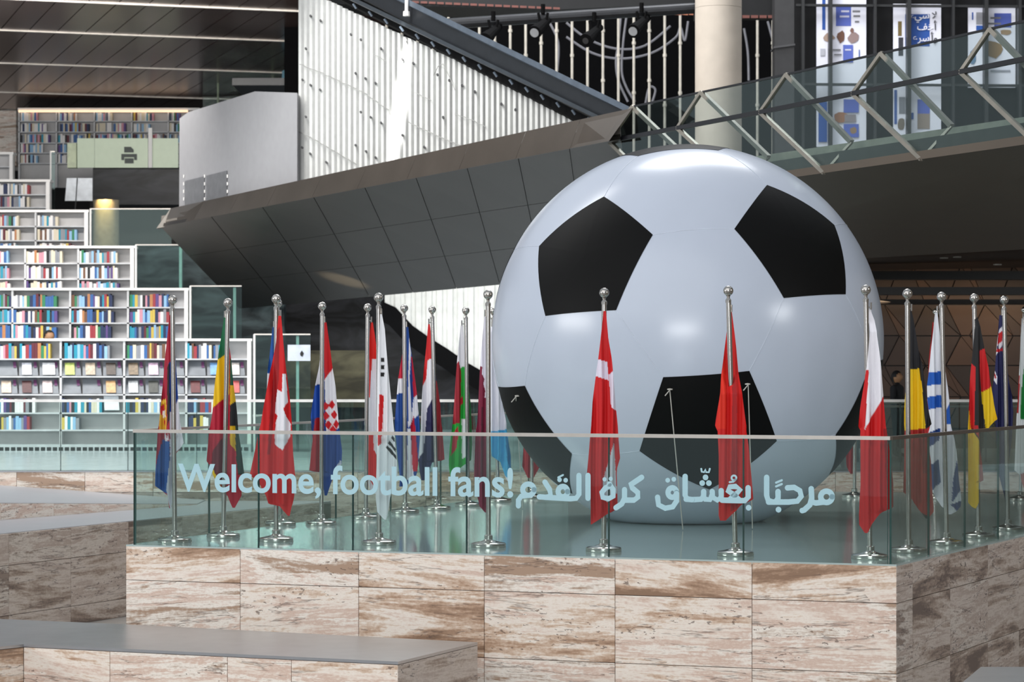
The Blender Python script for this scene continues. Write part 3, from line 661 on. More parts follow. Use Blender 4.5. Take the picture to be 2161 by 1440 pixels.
flag_stand('flag stand with white flag crossed by blue stripes', (1987, 626), (1998, 1150),
    [(659, 1976, 1981), (741, 1967, 1990), (784, 1963, 1998), (816, 1960, 2003), (848, 1961, 2007), (896, 1966, 2010), (915, 1962, 2013), (951, 1964, 2021), (981, 1966, 2024), (1040, 1970, 2031), (1055, 1980, 2032), (1071, 1990, 2031), (1080, 2003, 2022), (1087, 2005, 2010)],
    '#e6e8f0', [('#0c58b8', [(1955, 787), (1990, 784), (1990, 811), (1955, 815)]), ('#0c58b8', [(1955, 839), (1990, 834), (1990, 860), (1955, 866)]), ('#1458b4', [(2000, 866), (2009, 850), (2015, 897), (1999, 897)]),
     ('#0a3b80', [(1958, 915), (1988, 904), (1985, 930), (1958, 948)]), ('#14407c', [(1960, 986), (1985, 970), (1988, 1020), (1962, 1042)]), ('#143c7c', [(2013, 1012), (2022, 972), (2036, 1030), (2011, 1062)]), ('#143c7c', [(2008, 1066), (2034, 1058), (2030, 1074), (2022, 1080)])], ph=0.1)
flag_stand('flag stand with black, red and yellow flag third from the right edge', (2056, 629), (2065, 1135),
    [(663, 2057, 2061), (702, 2053, 2068), (736, 2050, 2075), (762, 2048, 2079), (816, 2044, 2089), (885, 2040, 2101), (900, 2039, 2085), (910, 2039, 2074), (960, 2039, 2068), (1014, 2039, 2073), (1018, 2039, 2062), (1060, 2039, 2062), (1073, 2052, 2056)],
    '#111114', [('#c91016', [(2044, 764), (2055, 775), (2053, 905), (2035, 905)]), ('#e8c010', [(2035, 868), (2043, 868), (2047, 905), (2063, 930), (2064, 1078), (2035, 1062)]), ('#c91016', [(2064, 741), (2080, 733), (2094, 813), (2068, 829)]),
     ('#ecc40c', [(2068, 829), (2094, 813), (2106, 888), (2078, 912)]), ('#b11318', [(2046, 898), (2060, 898), (2064, 928)]), ('#a52a18', [(2063, 935), (2076, 1014), (2063, 1018)])], front=690, ph=0.75)
flag_stand('flag stand with navy flag bearing small red and white crosses', (2119, 633), (2127, 1120),
    [(665, 2112, 2117), (730, 2106, 2126), (784, 2102, 2130), (827, 2098, 2136), (870, 2100, 2142), (900, 2103, 2140), (998, 2110, 2130), (1057, 2124, 2128)],
    '#1b1d50', [('#e5e2ea', [(2112, 695), (2119, 688), (2119, 728), (2104, 750), (2102, 735)]), ('#c8141e', [(2110, 704), (2120, 697), (2118, 720), (2107, 729)]), ('#c8141e', [(2104, 738), (2119, 735), (2119, 741), (2103, 744)]),
     ('#1b1d50', [(2106, 730), (2110, 728), (2110, 736), (2106, 736)]), ('#e5e2ea', [(2100, 778), (2107, 796), (2106, 812), (2099, 800)]), ('#b01824', [(2101, 784), (2105, 796), (2104, 802), (2100, 792)])], ph=0.3)
flag_stand('flag stand with green, white and red flag cut by the right picture edge', (2163, 652), (2153, 1057),
    [(672, 2157, 2162), (708, 2151, 2172), (794, 2147, 2178), (880, 2142, 2182), (993, 2139, 2184), (1003, 2150, 2182), (1030, 2158, 2180)],
    '#e6e8ea', [('#b3131c', [(2140, 795), (2149, 793), (2147, 870), (2138, 876)]), ('#168a3c', [(2157, 784), (2164, 745), (2190, 700), (2190, 888), (2150, 884)]), ('#b3402c', [(2152, 1000), (2190, 990), (2190, 1035), (2152, 1035)])], front=700, ph=0.5)

# ------------------------------------------------------------------ the metal-clad bridge (fascia and soffit)
def Dl(x): return 1.0 / (0.01923 + (x - 360) * 9.293e-6)
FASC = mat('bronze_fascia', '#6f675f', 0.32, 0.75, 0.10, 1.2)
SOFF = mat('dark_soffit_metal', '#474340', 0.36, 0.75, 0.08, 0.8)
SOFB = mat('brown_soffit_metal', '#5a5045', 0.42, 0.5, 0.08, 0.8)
bridge = bpy.data.objects.new('wall_bridge', None); COL.objects.link(bridge); tag(bridge, 'metal-clad bridge crossing behind the ball', kind='structure')
def fy_top(x): return 440 + (x - 360) * (240 - 440) / 920.0 if x < 1280 else 240 - (x - 1280) * 0.22
def fy_bot(x): return 478 + (x - 340) * (298 - 478) / 945.0
cutsx = [360, 430, 505, 585, 680, 775, 880, 990, 1110, 1225, 1335]
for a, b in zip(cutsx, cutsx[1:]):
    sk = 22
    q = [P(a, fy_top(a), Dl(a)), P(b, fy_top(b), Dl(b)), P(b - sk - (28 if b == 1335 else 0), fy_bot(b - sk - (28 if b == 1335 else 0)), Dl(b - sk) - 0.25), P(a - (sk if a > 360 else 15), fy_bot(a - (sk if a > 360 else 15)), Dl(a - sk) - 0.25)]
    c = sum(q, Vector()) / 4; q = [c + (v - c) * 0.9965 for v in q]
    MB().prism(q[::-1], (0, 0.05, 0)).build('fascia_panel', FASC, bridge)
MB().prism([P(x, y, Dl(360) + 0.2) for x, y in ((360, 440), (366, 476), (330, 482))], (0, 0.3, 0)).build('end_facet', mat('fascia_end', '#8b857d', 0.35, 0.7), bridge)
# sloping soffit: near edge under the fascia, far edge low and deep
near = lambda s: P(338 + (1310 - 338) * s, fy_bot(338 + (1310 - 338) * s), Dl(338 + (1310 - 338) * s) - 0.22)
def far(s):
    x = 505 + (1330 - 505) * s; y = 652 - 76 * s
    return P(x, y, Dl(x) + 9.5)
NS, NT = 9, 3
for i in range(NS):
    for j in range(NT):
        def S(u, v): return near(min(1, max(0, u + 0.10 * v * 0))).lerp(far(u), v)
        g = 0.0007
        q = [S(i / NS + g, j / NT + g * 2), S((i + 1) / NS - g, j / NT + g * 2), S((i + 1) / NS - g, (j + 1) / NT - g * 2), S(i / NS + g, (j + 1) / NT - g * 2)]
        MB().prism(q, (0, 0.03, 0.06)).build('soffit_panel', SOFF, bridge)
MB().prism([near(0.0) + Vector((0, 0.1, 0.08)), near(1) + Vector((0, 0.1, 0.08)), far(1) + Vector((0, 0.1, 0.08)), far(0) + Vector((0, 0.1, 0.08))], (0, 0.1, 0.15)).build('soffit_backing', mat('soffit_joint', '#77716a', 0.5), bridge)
# right-hand soffit under the lattice balustrade
def by(x): return 365 - (x - 1740) * 0.142
rq = [P(1280, by(1280), Dl(1280)), P(2330, by(2330), Dl(2330)), P(2330, 517, 37), P(1830, 545, 41.5), P(1290, 585, 46)]
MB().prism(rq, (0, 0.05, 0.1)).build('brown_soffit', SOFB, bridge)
# floor slab of the upper level behind
MB().prism([P(2330, by(2330), Dl(2330)) + Vector((0, 0.2, 0.1)), P(1500, by(1500), Dl(1500)) + Vector((0, 0.2, 0.1)), Vector((4, 62, 4.9)), Vector((16, 62, 4.9))], (0, 0, 0.15)).build('upper_floor', mat('upper_floor_dark', '#4a4a44', 0.4), bridge)

# ------------------------------------------------------------------ lattice glass balustrade on the bridge
lat = empty('lattice_balustrade', P(1740, by(1740), Dl(1740)), 'folded glass balustrade with a triangular steel lattice above the ball', 'balustrade')
LATM = mat('lattice_steel', '#9b958a', 0.35, 0.6); LATD = mat('lattice_dark', '#15161a', 0.4)
def topy(x): return 225 - (x - 1335) * (225 - 157) / 325 if x < 1660 else 157 - (x - 1660) * (157 - 45) / 501
def midy(x): return 298 - (x - 1285) * (298 - 237) / 320 if x < 1605 else 237 - (x - 1605) * (237 - 125) / 556
def PT(x, y, dd=0.0): return P(x, y, Dl(x) + dd)
Tn = [1335, 1480, 1660, 1860, 2090, 2330]; Mn = [1285, 1430, 1605, 1800, 2028, 2270]; Bn = [1400, 1560, 1740, 1945, 2185]
Nn = [(1470, 352), (1622, 332), (1797, 300), (2008, 266), (2250, 225)]
TP = [PT(x, topy(x), 0.06) for x in Tn]; MP = [PT(x, midy(x), -0.06) for x in Mn]; BP = [PT(x, by(x), 0.05) for x in Bn]; NP = [PT(x, y, 0.3) for x, y in Nn]
for a, b in zip(TP, TP[1:]): MB().beam(a, b, 0.025, 0.025).build('top_rail', LATD, lat)
for a, b in zip(MP, MP[1:]): MB().beam(a, b, 0.05, 0.055).build('mid_rail', LATD, lat)
for i in range(6):
    MB().beam(MP[i], TP[i], 0.05, 0.04).build('strut', LATM, lat)
for i in range(5):
    MB().beam(TP[i], NP[i], 0.06, 0.055).build('strut', LATM, lat)
    MB().beam(MP[i], BP[i], 0.05, 0.05).build('strut', LATM, lat)
    MB().beam(BP[i], NP[i], 0.04, 0.03).build('strut', LATM, lat)
GLL = glass('lattice_glass', (0.80, 0.84, 0.84), 1.3)
for i in range(5):
    MB().prism([MP[i], MP[i + 1], TP[i + 1], TP[i]][::1], (0, 0.012, 0)).build('glass_pane', GLL, lat)
    MB().prism([BP[i], BP[i + 1] if i < 4 else BP[i] + Vector((1, -1, 0.3)), MP[i + 1], MP[i]], (0, 0.012, 0)).build('glass_pane', GLL, lat)
# inner pale upstand behind the glass
MB().prism([P(x, y, Dl(x) + 0.6) for x, y in ((1300, 432), (2330, 285), (2330, 222), (1650, 322), (1300, 372))], (0, 0.08, 0)).build('upstand', mat('upstand_greygreen', '#b3b4a4', 0.35, 0.4), lat)

# ------------------------------------------------------------------ white fluted wall with its dark truss
WPAN = mat('white_fluted_panel', '#bdbebc', 0.55, 0, 0.05, 9, bump=0.15)
fw = empty('fluted_screen', P(925, 250, Dl(925) + 1.5), 'tall white fluted screen wall with tiny dark fixings above the bridge', 'wall panel')
def wtop(x): return -34 + (x - 630) * (250 + 34) / 600.0
x = 630.0; k = 0
while x < 1236:
    w = 11.6; D0 = Dl(x) + 1.5 + (0.05 if k % 2 else 0.0) + random.uniform(0, 0.015)
    xb = x + w
    yt = wtop(x + 4) - random.uniform(0, 4) + 5; yb = fy_top(x) + 40
    if yb - yt > 2:
        a, b = P(x, yt, D0), P(xb, wtop(xb) + 4, D0); c, d = P(xb, yb, D0), P(x, yb, D0)
        m_ = (a + b) / 2; n_ = (c + d) / 2; bul = Vector((0, -0.035, 0))
        V = [d, n_ + bul, c, b, m_ + bul, a]; e = Vector((0, 0.12, 0))
        MB().add(V + [v + e for v in V], [(0, 1, 4, 5), (1, 2, 3, 4), (5, 4, 10, 11), (4, 3, 9, 10), (11, 10, 7, 6), (10, 9, 8, 7), (2, 8, 9, 3), (0, 5, 11, 6), (1, 0, 6, 7), (2, 1, 7, 8)]).build('flute', WPAN, fw)
    x = xb; k += 1
dots = MB()
for (x, y) in [(655, 33), (676, 43), (740, 72), (761, 83), (804, 102), (645, 102), (849, 124), (872, 133), (638, 168), (655, 179), (675, 189), (750, 154), (771, 165), (792, 175), (923, 157), (948, 169), (975, 180), (1002, 193), (1058, 219), (1088, 231), (645, 246), (761, 236), (782, 247), (804, 259), (849, 285), (935, 247), (637, 311), (654, 324), (688, 342), (750, 306), (772, 319), (792, 332), (895, 310)]:
    p = P(x, y, Dl(x) + 1.41); dots.bar(p, p + Vector((0, 0.12, 0)), 0.021, 8)
tag(dots.build('fixing_hole', mat('fixing_dark', '#4b4b4d', 0.7), fw), kind='stuff')
ln = MB()
def poly_line(pts, r=0.008, dd=1.43):
    q = []
    for (xa, ya), (xb, yb) in zip(pts, pts[1:]):
        n = max(1, int(abs(xb - xa) / 6))
        q += [P(xa + (xb - xa) * i / n, ya + (yb - ya) * i / n + random.uniform(-1.2, 1.2), Dl(xa + (xb - xa) * i / n) + dd) for i in range(n)]
    q.append(P(*pts[-1], Dl(pts[-1][0]) + dd)); ln.tube(q, r, 4)
poly_line([(632, 135), (700, 163), (770, 197), (820, 232)]); poly_line([(630, 277), (690, 310), (752, 347)]); poly_line([(862, 258), (930, 290), (1000, 318)])
poly_line([(915, 160), (925, 140), (935, 135), (947, 160), (960, 190)], 0.006); poly_line([(960, 240), (1000, 255), (1025, 268)], 0.006); poly_line([(790, 115), (815, 128)], 0.006); poly_line([(875, 195), (910, 212)], 0.006)
tag(ln.build('joint_line', mat('joint_grey', '#8e8e8c', 0.7), fw), kind='stuff')
tr = empty('roof_truss', P(950, 100, Dl(950) + 1.2), 'dark diagonal steel truss edge above the white fluted screen', 'beam')
def band(name, pts, dd, th, m):
    q = [P(x, y, Dl(max(360, x)) + dd) for x, y in pts]
    return MB().prism(q, (0, th, 0)).build(name, m, tr)
TBK = mat('truss_black', '#050506', 0.8, spec=0.1); TDK = mat('truss_dark', '#24272b', 0.4, 0.3); TBL = mat('truss_edge', '#6b7683', 0.35, 0.6)
band('lower_chord', [(600, -62), (1230, 262), (1262, 255), (600, -88)], 1.3, 0.3, TBK)
band('channel', [(600, -88), (1262, 255), (1322, 235), (600, -135)], 1.1, 0.35, TDK)
band('inner_rail', [(620, -58), (1262, 252), (1268, 246), (620, -66)], 1.0, 0.1, mat('truss_rail', '#3d4349', 0.4, 0.4))
band('upper_edge', [(600, -117), (1322, 236), (1336, 229), (600, -128)], 0.95, 0.2, TBL)
for i in range(17):
    xx = 745 + i * 33
    yy = 8 + i * 16.0
    MB().bar(P(xx, yy + 0, Dl(xx) + 1.0), P(xx + 7, yy + 10, Dl(xx) + 1.0), 0.02, 6).build('bracket', TBL, tr)
q = P(859, 0, Dl(859) + 0.6)
MB().bar(P(859, -30, Dl(859) + 0.9), P(858, 24, Dl(859) + 0.9), 0.03, 10).bar(P(858, 24, Dl(859) + 0.9), P(858, 34, Dl(859) + 0.9), 0.055, 10, r2=0.06).build('hanger_rod', WHITE, tr)

# ------------------------------------------------------------------ pale grey block left of the screen
gb = empty('grey_pod', P(505, 420, 50), 'pale grey angular block standing on the left end of the bridge', 'block')
GREYW = mat('pale_grey_paint', '#97979a', 0.6, 0, 0.03)
MB().prism([P(x, y, Dl(x) + 1.0) for x, y in ((378, 440), (627, 440), (627, 196), (538, 193), (397, 237), (379, 250))], (0, 3, 0)).build('body', GREYW, gb)
GP = mat('dark_grey_panel', '#6c6d70', 0.5)
for xa, xb in ((390, 431), (435, 479)):
    MB().prism([P(x, y, Dl(x) + 0.96) for x, y in ((xa, 440), (xb, 440), (xb, 360 + (479 - xb) * 0.25), (xa, 360 + (479 - xa) * 0.25))], (0, 0.03, 0)).build('vent_panel', GP, gb)
for xa in (388, 432, 480):
    for k in range(4):
        p = P(xa, 372 + k * 16, Dl(xa) + 0.95); MB().bar(p + Vector((0, 0, -0.03)), p + Vector((0, 0, 0.03)), 0.014, 8).build('clip', WHITE, gb)
tl = MB().box((0, 0, 0), (1, 1, 1)); p = P(596, 193, 66); p2 = P(640, 143, 66)
tl = MB().prism([P(595, 200, 66), P(650, 200, 66), P(650, 143, 66), P(610, 142, 66), P(595, 150, 66)], (0, 0.8, 0)).build('teal_locker', mat('teal_paint', '#1b6377', 0.5)); tag(tl, 'teal cabinet standing behind the pale grey block', 'cabinet')

# ------------------------------------------------------------------ brown metal ceiling over the shelves
ceil = bpy.data.objects.new('ceiling_panelled', None); COL.objects.link(ceil); tag(ceil, 'brown reflective panel ceiling above the bookshelves', kind='structure')
CZ = 9.6
BRN = mat('brown_ceiling_metal', '#6f5a54', 0.25, 0.7, 0.15, 0.5); STRIP = mat('pale_strip', '#e8dfd4', 0.4)
c0 = G(0, 68, CZ); c1 = G(630, 92, CZ); cu = (c1 - c0).normalized(); cv = Vector((-cu.y, cu.x, 0))
rowv = [(G(0, yy, CZ) - c0).dot(cv) for yy in (2, 68, 137, 198)]
rowv = [rowv[0] - 6.5] + rowv + [rowv[-1] + 5.0]
for j in range(len(rowv) - 1):
    for i in range(-4, 13):
        a = c0 + cu * (i * 0.66 + 0.012) + cv * (rowv[j] + 0.1); b = c0 + cu * (i * 0.66 + 0.648) + cv * (rowv[j + 1] - 0.1)
        q = [a, a + cu * 0.636, b, b - cu * 0.636]
        q = [Vector((v.x, v.y, CZ + (0.05 if j else 0.05))) for v in q]
        if min(v.y for v in q) < 46: continue
        MB().prism(q, (0, 0, 0.04)).build('ceiling_panel', BRN, ceil)
for r in rowv[1:-1]:
    a = c0 + cu * -2.6 + cv * (r - 0.05); b = c0 + cu * 8.5 + cv * (r - 0.05)
    MB().beam(Vector((a.x, a.y, CZ + 0.05)), Vector((b.x, b.y, CZ + 0.05)), 0.09, 0.05).build('light_strip', STRIP, ceil)
MB().box((-22, 45, CZ + 0.12), (-3.6, 95, CZ + 0.3)).build('ceiling_backing', DARKM, ceil)

# ------------------------------------------------------------------ rod screen, column, window wall with posters
wd = MB().prism([P(600, 420, 60), P(1720, 420, 60), P(1720, -60, 60), P(600, -60, 60)], (0, 0.3, 0)).build('wall_dark', mat('black_curtain_wall', '#060607', 0.9, spec=0.05)); tag(wd, 'black wall behind the pale hanging rods', kind='structure')
rods = empty('rod_screen', P(1150, 230, 58), 'row of thin pale vertical rods hanging before the black wall', 'screen')
ROD = mat('pale_rod', '#aaa59b', 0.5)
for k in range(26):
    x = 816 + k * 32.6
    if 1465 < x < 1568 or x > 1640: continue
    mb = MB().bar(P(x, 330, 57), P(x, 10 + (x - 850) * 0.012, 57), 0.03, 8)
    for z in (0.35, 0.7):
        yy = 330 - (300 * z + (k % 3) * 26); mb.bar(P(x, yy, 57), P(x, yy - 6, 57), 0.045, 8)
    mb.build('rod', ROD, rods)
CAB = mat('grey_cable', '#66666c', 0.6)
def cable(pts, label):
    q = [P(x, y, 58.5) for x, y in pts]; out = []
    for i in range(len(q) - 1):
        p0, p1, p2, p3 = q[max(0, i - 1)], q[i], q[i + 1], q[min(len(q) - 1, i + 2)]
        for k in range(6):
            t = k / 6; out.append(0.5 * ((2 * p1) + (p2 - p0) * t + (2 * p0 - 5 * p1 + 4 * p2 - p3) * t * t + (3 * p1 - p0 - 3 * p2 + p3) * t ** 3))
    out.append(q[-1]); MB().tube(out, 0.028, 6).build('painted_curve', CAB, rods)
cable([(1195, 48), (1240, 82), (1300, 103), (1360, 97), (1415, 55)], 'a'); cable([(1195, 78), (1250, 112), (1310, 124), (1375, 112), (1425, 80), (1436, 58), (1445, 86), (1452, 45)], 'b')
cable([(1310, 35), (1305, 90), (1300, 130), (1305, 170), (1325, 215)], 'c'); cable([(1322, 35), (1315, 90), (1312, 150), (1322, 185), (1340, 215)], 'd')
cable([(1362, 220), (1370, 185), (1383, 190), (1375, 220)], 'e'); cable([(1570, 60), (1578, 110), (1580, 170)], 'f'); cable([(1620, 45), (1635, 95), (1640, 60)], 'g'); cable([(1160, 48), (1178, 90), (1176, 150)], 'h')
GANT = mat('gantry_black', '#151618', 0.45, 0.3)
gt = empty('lighting_gantry', P(1200, 40, 50), 'black overhead lighting gantry tube above the rod screen', 'gantry')
MB().bar(P(870, 55, 47), P(1485, 16, 47), 0.1, 14).build('tube', mat('gantry_tube', '#2b2c2f', 0.4, 0.5), gt)
MB().prism([P(x, y, 50) for x, y in ((700, 8), (1180, 20), (1498, 6), (1498, -60), (700, -60))], (0, 1.5, 0)).build('duct', GANT, gt)
MB().prism([P(x, y, 46.8) for x, y in ((1468, 36), (1498, 36), (1498, -40), (1468, -40))], (0, 0.6, 0)).build('end_block', GANT, gt)
MB().prism([P(x, y, 49.9) for x, y in ((1562, 34), (1640, 34), (1640, -40), (1562, -40))], (0, 0.6, 0)).build('end_block', GANT, gt)
RDS = mat('rust_strip', '#6d4039', 0.6)
for k in range(22):
    x = 800 + k * 17.5
    if x < 1190: MB().prism([P(x, 3 + (x - 800) * 0.045, 49.9), P(x + 14, 3.6 + (x - 800) * 0.045, 49.9), P(x + 14, -1 + (x - 800) * 0.045, 49.9), P(x, -1.6 + (x - 800) * 0.045, 49.9)], (0, 0.05, 0)).build('strip_segment', RDS, gt)
for k in range(3):
    MB().prism([P(1424 + k * 15, 31, 49.8), P(1437 + k * 15, 32, 49.8), P(1437 + k * 15, 27, 49.8), P(1424 + k * 15, 26, 49.8)], (0, 0.05, 0)).build('strip_segment', mat('rust_strip_lit', '#a5654a', 0.6), gt)  # brighter copy of the rust tone, lit look put into the colour
for k in range(4):
    MB().prism([P(1567 + k * 18, 38, 49.8), P(1582 + k * 18, 38, 49.8), P(1582 + k * 18, 32, 49.8), P(1567 + k * 18, 32, 49.8)], (0, 0.05, 0)).build('strip_segment', RDS, gt)
def spotlamp(x, y, label, lens=False):
    t = empty('stage_spotlight', P(x, y, 46.8), label, 'spotlight', 'stage spotlights on the gantry')
    MB().bar(P(x - 6, y - 28, 46.8), P(x - 2, y - 8, 46.8), 0.025, 8).bar(P(x + 14, y - 28, 46.8), P(x + 10, y - 8, 46.8), 0.025, 8).build('yoke', TBK, t)
    a = P(x - 14, y + 14, 46.4); b = P(x + 16, y - 14, 47.0); d = (b - a).normalized()
    MB().bar(a, a + d * 0.25, 0.13, 14, r2=0.11).bar(a + d * 0.25, b, 0.10, 14, r2=0.07).build('barrel', TBK, t)
    MB().bar(a - d * 0.012, a - d * 0.004, 0.085 if lens else 0.06, 14).build('lens', mat('lens_grey' if lens else 'lens_dark', '#8b8d90' if lens else '#2a2a2c', 0.2), t)
    MB().bar(P(x + 4, y - 46, 46.9), P(x + 4, y - 26, 46.9), 0.04, 8).build('clamp', TBK, t)
spotlamp(1037, 70, 'black stage spotlight hanging left-most on the gantry'); spotlamp(1142, 55, 'black stage spotlight second from left with a pale lens', True)
spotlamp(1250, 72, 'bulky black stage spotlight in the middle of the gantry'); spotlamp(1350, 52, 'black stage spotlight on the right with a small bright lens', True)
colm = mat('raw_concrete', '#bfb5a9', 0.75, 0, 0.07, 3, bump=0.1)
cc = P(1516, 200, 45); col = empty('concrete_column', (cc.x, 45, 5.0), 'round pale concrete column behind the lattice balustrade', 'column')
for z0, z1 in ((5.0, 8.0), (8.004, 11.0), (11.004, 12.0)):
    autosmooth(MB().lathe([(0, z0), (0.41, z0), (0.41, z1), (0, z1)], (cc.x, 45, 0), 40).build('drum', colm, col))
pl = empty('dark_pillar', P(1653, 300, 49), 'charcoal square pillar between the column and the posters', 'pillar')
MB().prism([P(1635, 330, 49), P(1676, 330, 49), P(1676, -50, 49), P(1635, -50, 49)], (0, 0.5, 0)).build('shaft', mat('charcoal_paint', '#333335', 0.5), pl)
MB().prism([P(1633, 102, 48.95), P(1678, 96, 48.95), P(1678, 92, 48.95), P(1633, 98, 48.95)], (0, 0.6, 0)).build('band', mat('charcoal_band', '#47474a', 0.5), pl)
ww = MB().prism([P(1670, 345, 55), P(2330, 345, 55), P(2330, -60, 55), P(1670, -60, 55)], (0, 0.3, 0)).build('wall_glazed', mat('dark_window_wall', '#0e0e10', 0.5, spec=0.2)); tag(ww, 'dark window wall carrying posters', kind='structure')
for x, wpx in ((1692, 6), (1750, 7), (1845, 5), (1915, 8), (2010, 5), (2078, 8), (2150, 6)):
    MB().prism([P(x, 345, 54.6), P(x + wpx, 345, 54.6), P(x + wpx, -60, 54.6), P(x, -60, 54.6)], (0, 0.25, 0)).build('mullion', DARKM, ww)
for y in (8, 175):
    MB().prism([P(1680, y + 5, 54.7), P(2330, y + 9, 54.7), P(2330, y + 4, 54.7), P(1680, y, 54.7)], (0, 0.1, 0)).build('transom', DARKM, ww)
POST = mat('poster_paper', '#dfe0ec', 0.6, 0, 0.01)
PD = 54.9
def poster(label, x0, x1, y0, y1, shapes):
    t = empty('poster_banner', P((x0 + x1) / 2, y1, PD), label, 'poster', 'tall posters on the dark window wall')
    MB().prism([P(x0, y1, PD), P(x1, y1, PD), P(x1, y0 + 1, PD), P(x0, y0, PD)], (0, 0.03, 0)).build('sheet', POST, t)
    for k, (c, pts) in enumerate(shapes):
        z_ = -0.004 - 0.0012 * k
        MB().prism([P(x, y, PD) + Vector((0, z_, 0)) for x, y in pts], (0, 0.002, 0), lin(c)).build('printed_block', PRINTA, t)
    return t
def rect(c, x0, y0, x1, y1): return (c, [(x0, y1), (x1, y1), (x1, y0), (x0, y0)])
def blob(c, x, y, rx, ry, n=10, s=1):
    rr = random.Random(s); return (c, [(x + rx * math.cos(6.283 * i / n) * rr.uniform(0.7, 1.1), y + ry * math.sin(6.283 * i / n) * rr.uniform(0.7, 1.1)) for i in range(n)][::-1])
PB, PB2, PBR = '#1f4f9f', '#5365b8', '#8a6f58'
poster('tall white poster with blue blocks and brown animal pictures, left of three', 1723, 1828, -20, 310,
    [rect(PB, 1735, -20, 1742, 63), rect(PB2, 1764, 14, 1796, 55), rect('#77787e', 1799, 22, 1815, 26), rect('#77787e', 1801, 32, 1815, 36), rect('#77787e', 1804, 44, 1813, 48), rect('#c9cbe0', 1775, 22, 1792, 26), rect('#c9cbe0', 1772, 33, 1792, 37),
     blob('#a58f80', 1749, 80, 13, 10, s=2), blob('#6d4a3a', 1775, 78, 9, 14, s=3), blob('#8f7a78', 1801, 80, 14, 12, s=4), blob('#7a5b52', 1798, 64, 4, 6, s=5), rect(PB2, 1779, 95, 1800, 132), rect('#b0b2bc', 1731, 103, 1741, 118),
     rect('#77787e', 1757, 104, 1774, 107), rect('#77787e', 1760, 114, 1776, 117), rect(PB, 1812, 105, 1814, 120), rect('#c9cbe0', 1783, 104, 1796, 107),
     rect(PB, 1727, 215, 1745, 300), rect(PB2, 1780, 210, 1812, 238), blob('#9b6b4d', 1775, 248, 18, 12, s=6), rect('#8b8388', 1782, 242, 1806, 258), rect(PB2, 1780, 262, 1812, 290), blob('#8f7458', 1800, 276, 9, 8, s=7)])
pm = poster('tall white poster with large blue square and Arabic heading, middle of three', 1885, 1986, 8, 285,
    [rect(PB, 1910, 30, 1962, 98), rect('#6f5e33', 1895, 45, 1903, 76), rect('#2f3038', 1896, 79, 1906, 118), rect('#3b5a9c', 1887, 190, 1893, 262), rect('#7d7f88', 1897, 205, 1910, 240), blob('#73695f', 1902, 262, 9, 16, s=8), rect(PB2, 1936, 210, 1962, 240), rect('#8d8076', 1936, 240, 1962, 272), rect(PB, 1920, 238, 1928, 252)])
poster('tall white poster partly hidden by the balustrade, rightmost of three', 2043, 2143, 14, 185,
    [rect(PB, 2051, 26, 2054, 42), rect('#8f9098', 2060, 26, 2075, 52), rect(PB, 2060, 54, 2075, 64), rect('#4a5cae', 2098, 28, 2134, 58), rect('#77787e', 2090, 36, 2112, 40), rect('#77787e', 2085, 48, 2112, 52), blob('#9a7c5c', 2122, 68, 14, 7, s=9), blob('#8d7048', 2094, 104, 24, 20, s=10), blob('#5d7a98', 2052, 120, 8, 18, s=11), rect('#9799a4', 2090, 148, 2132, 152)])
def arabic(body, x_right, y_base, hpx, m, parent, D):
    c = bpy.data.curves.new('heading', 'FONT'); c.body = body[::-1]; c.size = 1; c.offset = 0.012; c.extrude = 0.002
    o = bpy.data.objects.new('tmp', c); COL.objects.link(o); bpy.context.view_layer.update()
    me = bpy.data.meshes.new_from_object(o.evaluated_get(bpy.context.evaluated_depsgraph_get())); bpy.data.objects.remove(o)
    if not me.vertices: return
    x1 = max(v.co.x for v in me.vertices); s = hpx / F * D; b = P(x_right, y_base, D)
    for v in me.vertices: v.co = (b.x + (v.co.x - x1) * s, b.y + v.co.z, b.z + v.co.y * s)
    me.materials.clear(); link('heading', me, m, parent)
HB, HW = mat('print_dark', '#33343a', 0.6), mat('print_white', '#e9eaf2', 0.6)
arabic('\uFEFB', 1977, 39, 21, HB, pm, PD - 0.02); arabic('\uFEB7\uFEF2\uFE80', 1961, 39, 21, HW, pm, PD - 0.02)
arabic('\uFE83', 1978, 63, 21, HB, pm, PD - 0.02); arabic('\uFEA7\uFED2', 1970, 63, 21, HW, pm, PD - 0.02)
arabic('\uFEED\uFE83', 1978, 87, 21, HB, pm, PD - 0.02); arabic('\uFEB3\uFEAE\uFEC9', 1961, 87, 21, HW, pm, PD - 0.02)

# ------------------------------------------------------------------ bookcases stepping up on the left
PAL = [('white', '#e6e4e2'), ('cream', '#d9cfb8'), ('navy', '#1d2c52'), ('blue', '#33619c'), ('teal', '#1f8fa8'), ('light blue', '#8db7d8'), ('red', '#9a343c'), ('maroon', '#5f1f2c'),
       ('black', '#1c1c20'), ('grey', '#8a8d94'), ('green', '#2f7d55'), ('yellow', '#c9b050'), ('orange', '#b57c50'), ('brown', '#6d4a34'), ('purple', '#5b4480'), ('pink', '#c98f9e')]
BMATS = {n: mat('cover_' + n.replace(' ', '_'), c, 0.55, 0, 0.08) for n, c in PAL}
ubox = {}
for n, c in PAL:
    me = bpy.data.meshes.new('book_block'); mb = MB().box((-0.5, 0, 0), (0.5, 1, 1)); me.from_pydata([tuple(v) for v in mb.v], [], mb.f); me.materials.append(BMATS[n]); ubox[n] = me
ORD = ['first', 'second', 'third', 'fourth', 'fifth', 'sixth', 'seventh', 'eighth', 'ninth', 'tenth', 'eleventh', 'twelfth', 'thirteenth', 'fourteenth', 'fifteenth', 'sixteenth', 'seventeenth', 'eighteenth', 'nineteenth', 'twentieth', 'twenty-first', 'twenty-second', 'twenty-third', 'twenty-fourth', 'twenty-fifth']
rb = random.Random(3); NB = [0]; far_books = MB()
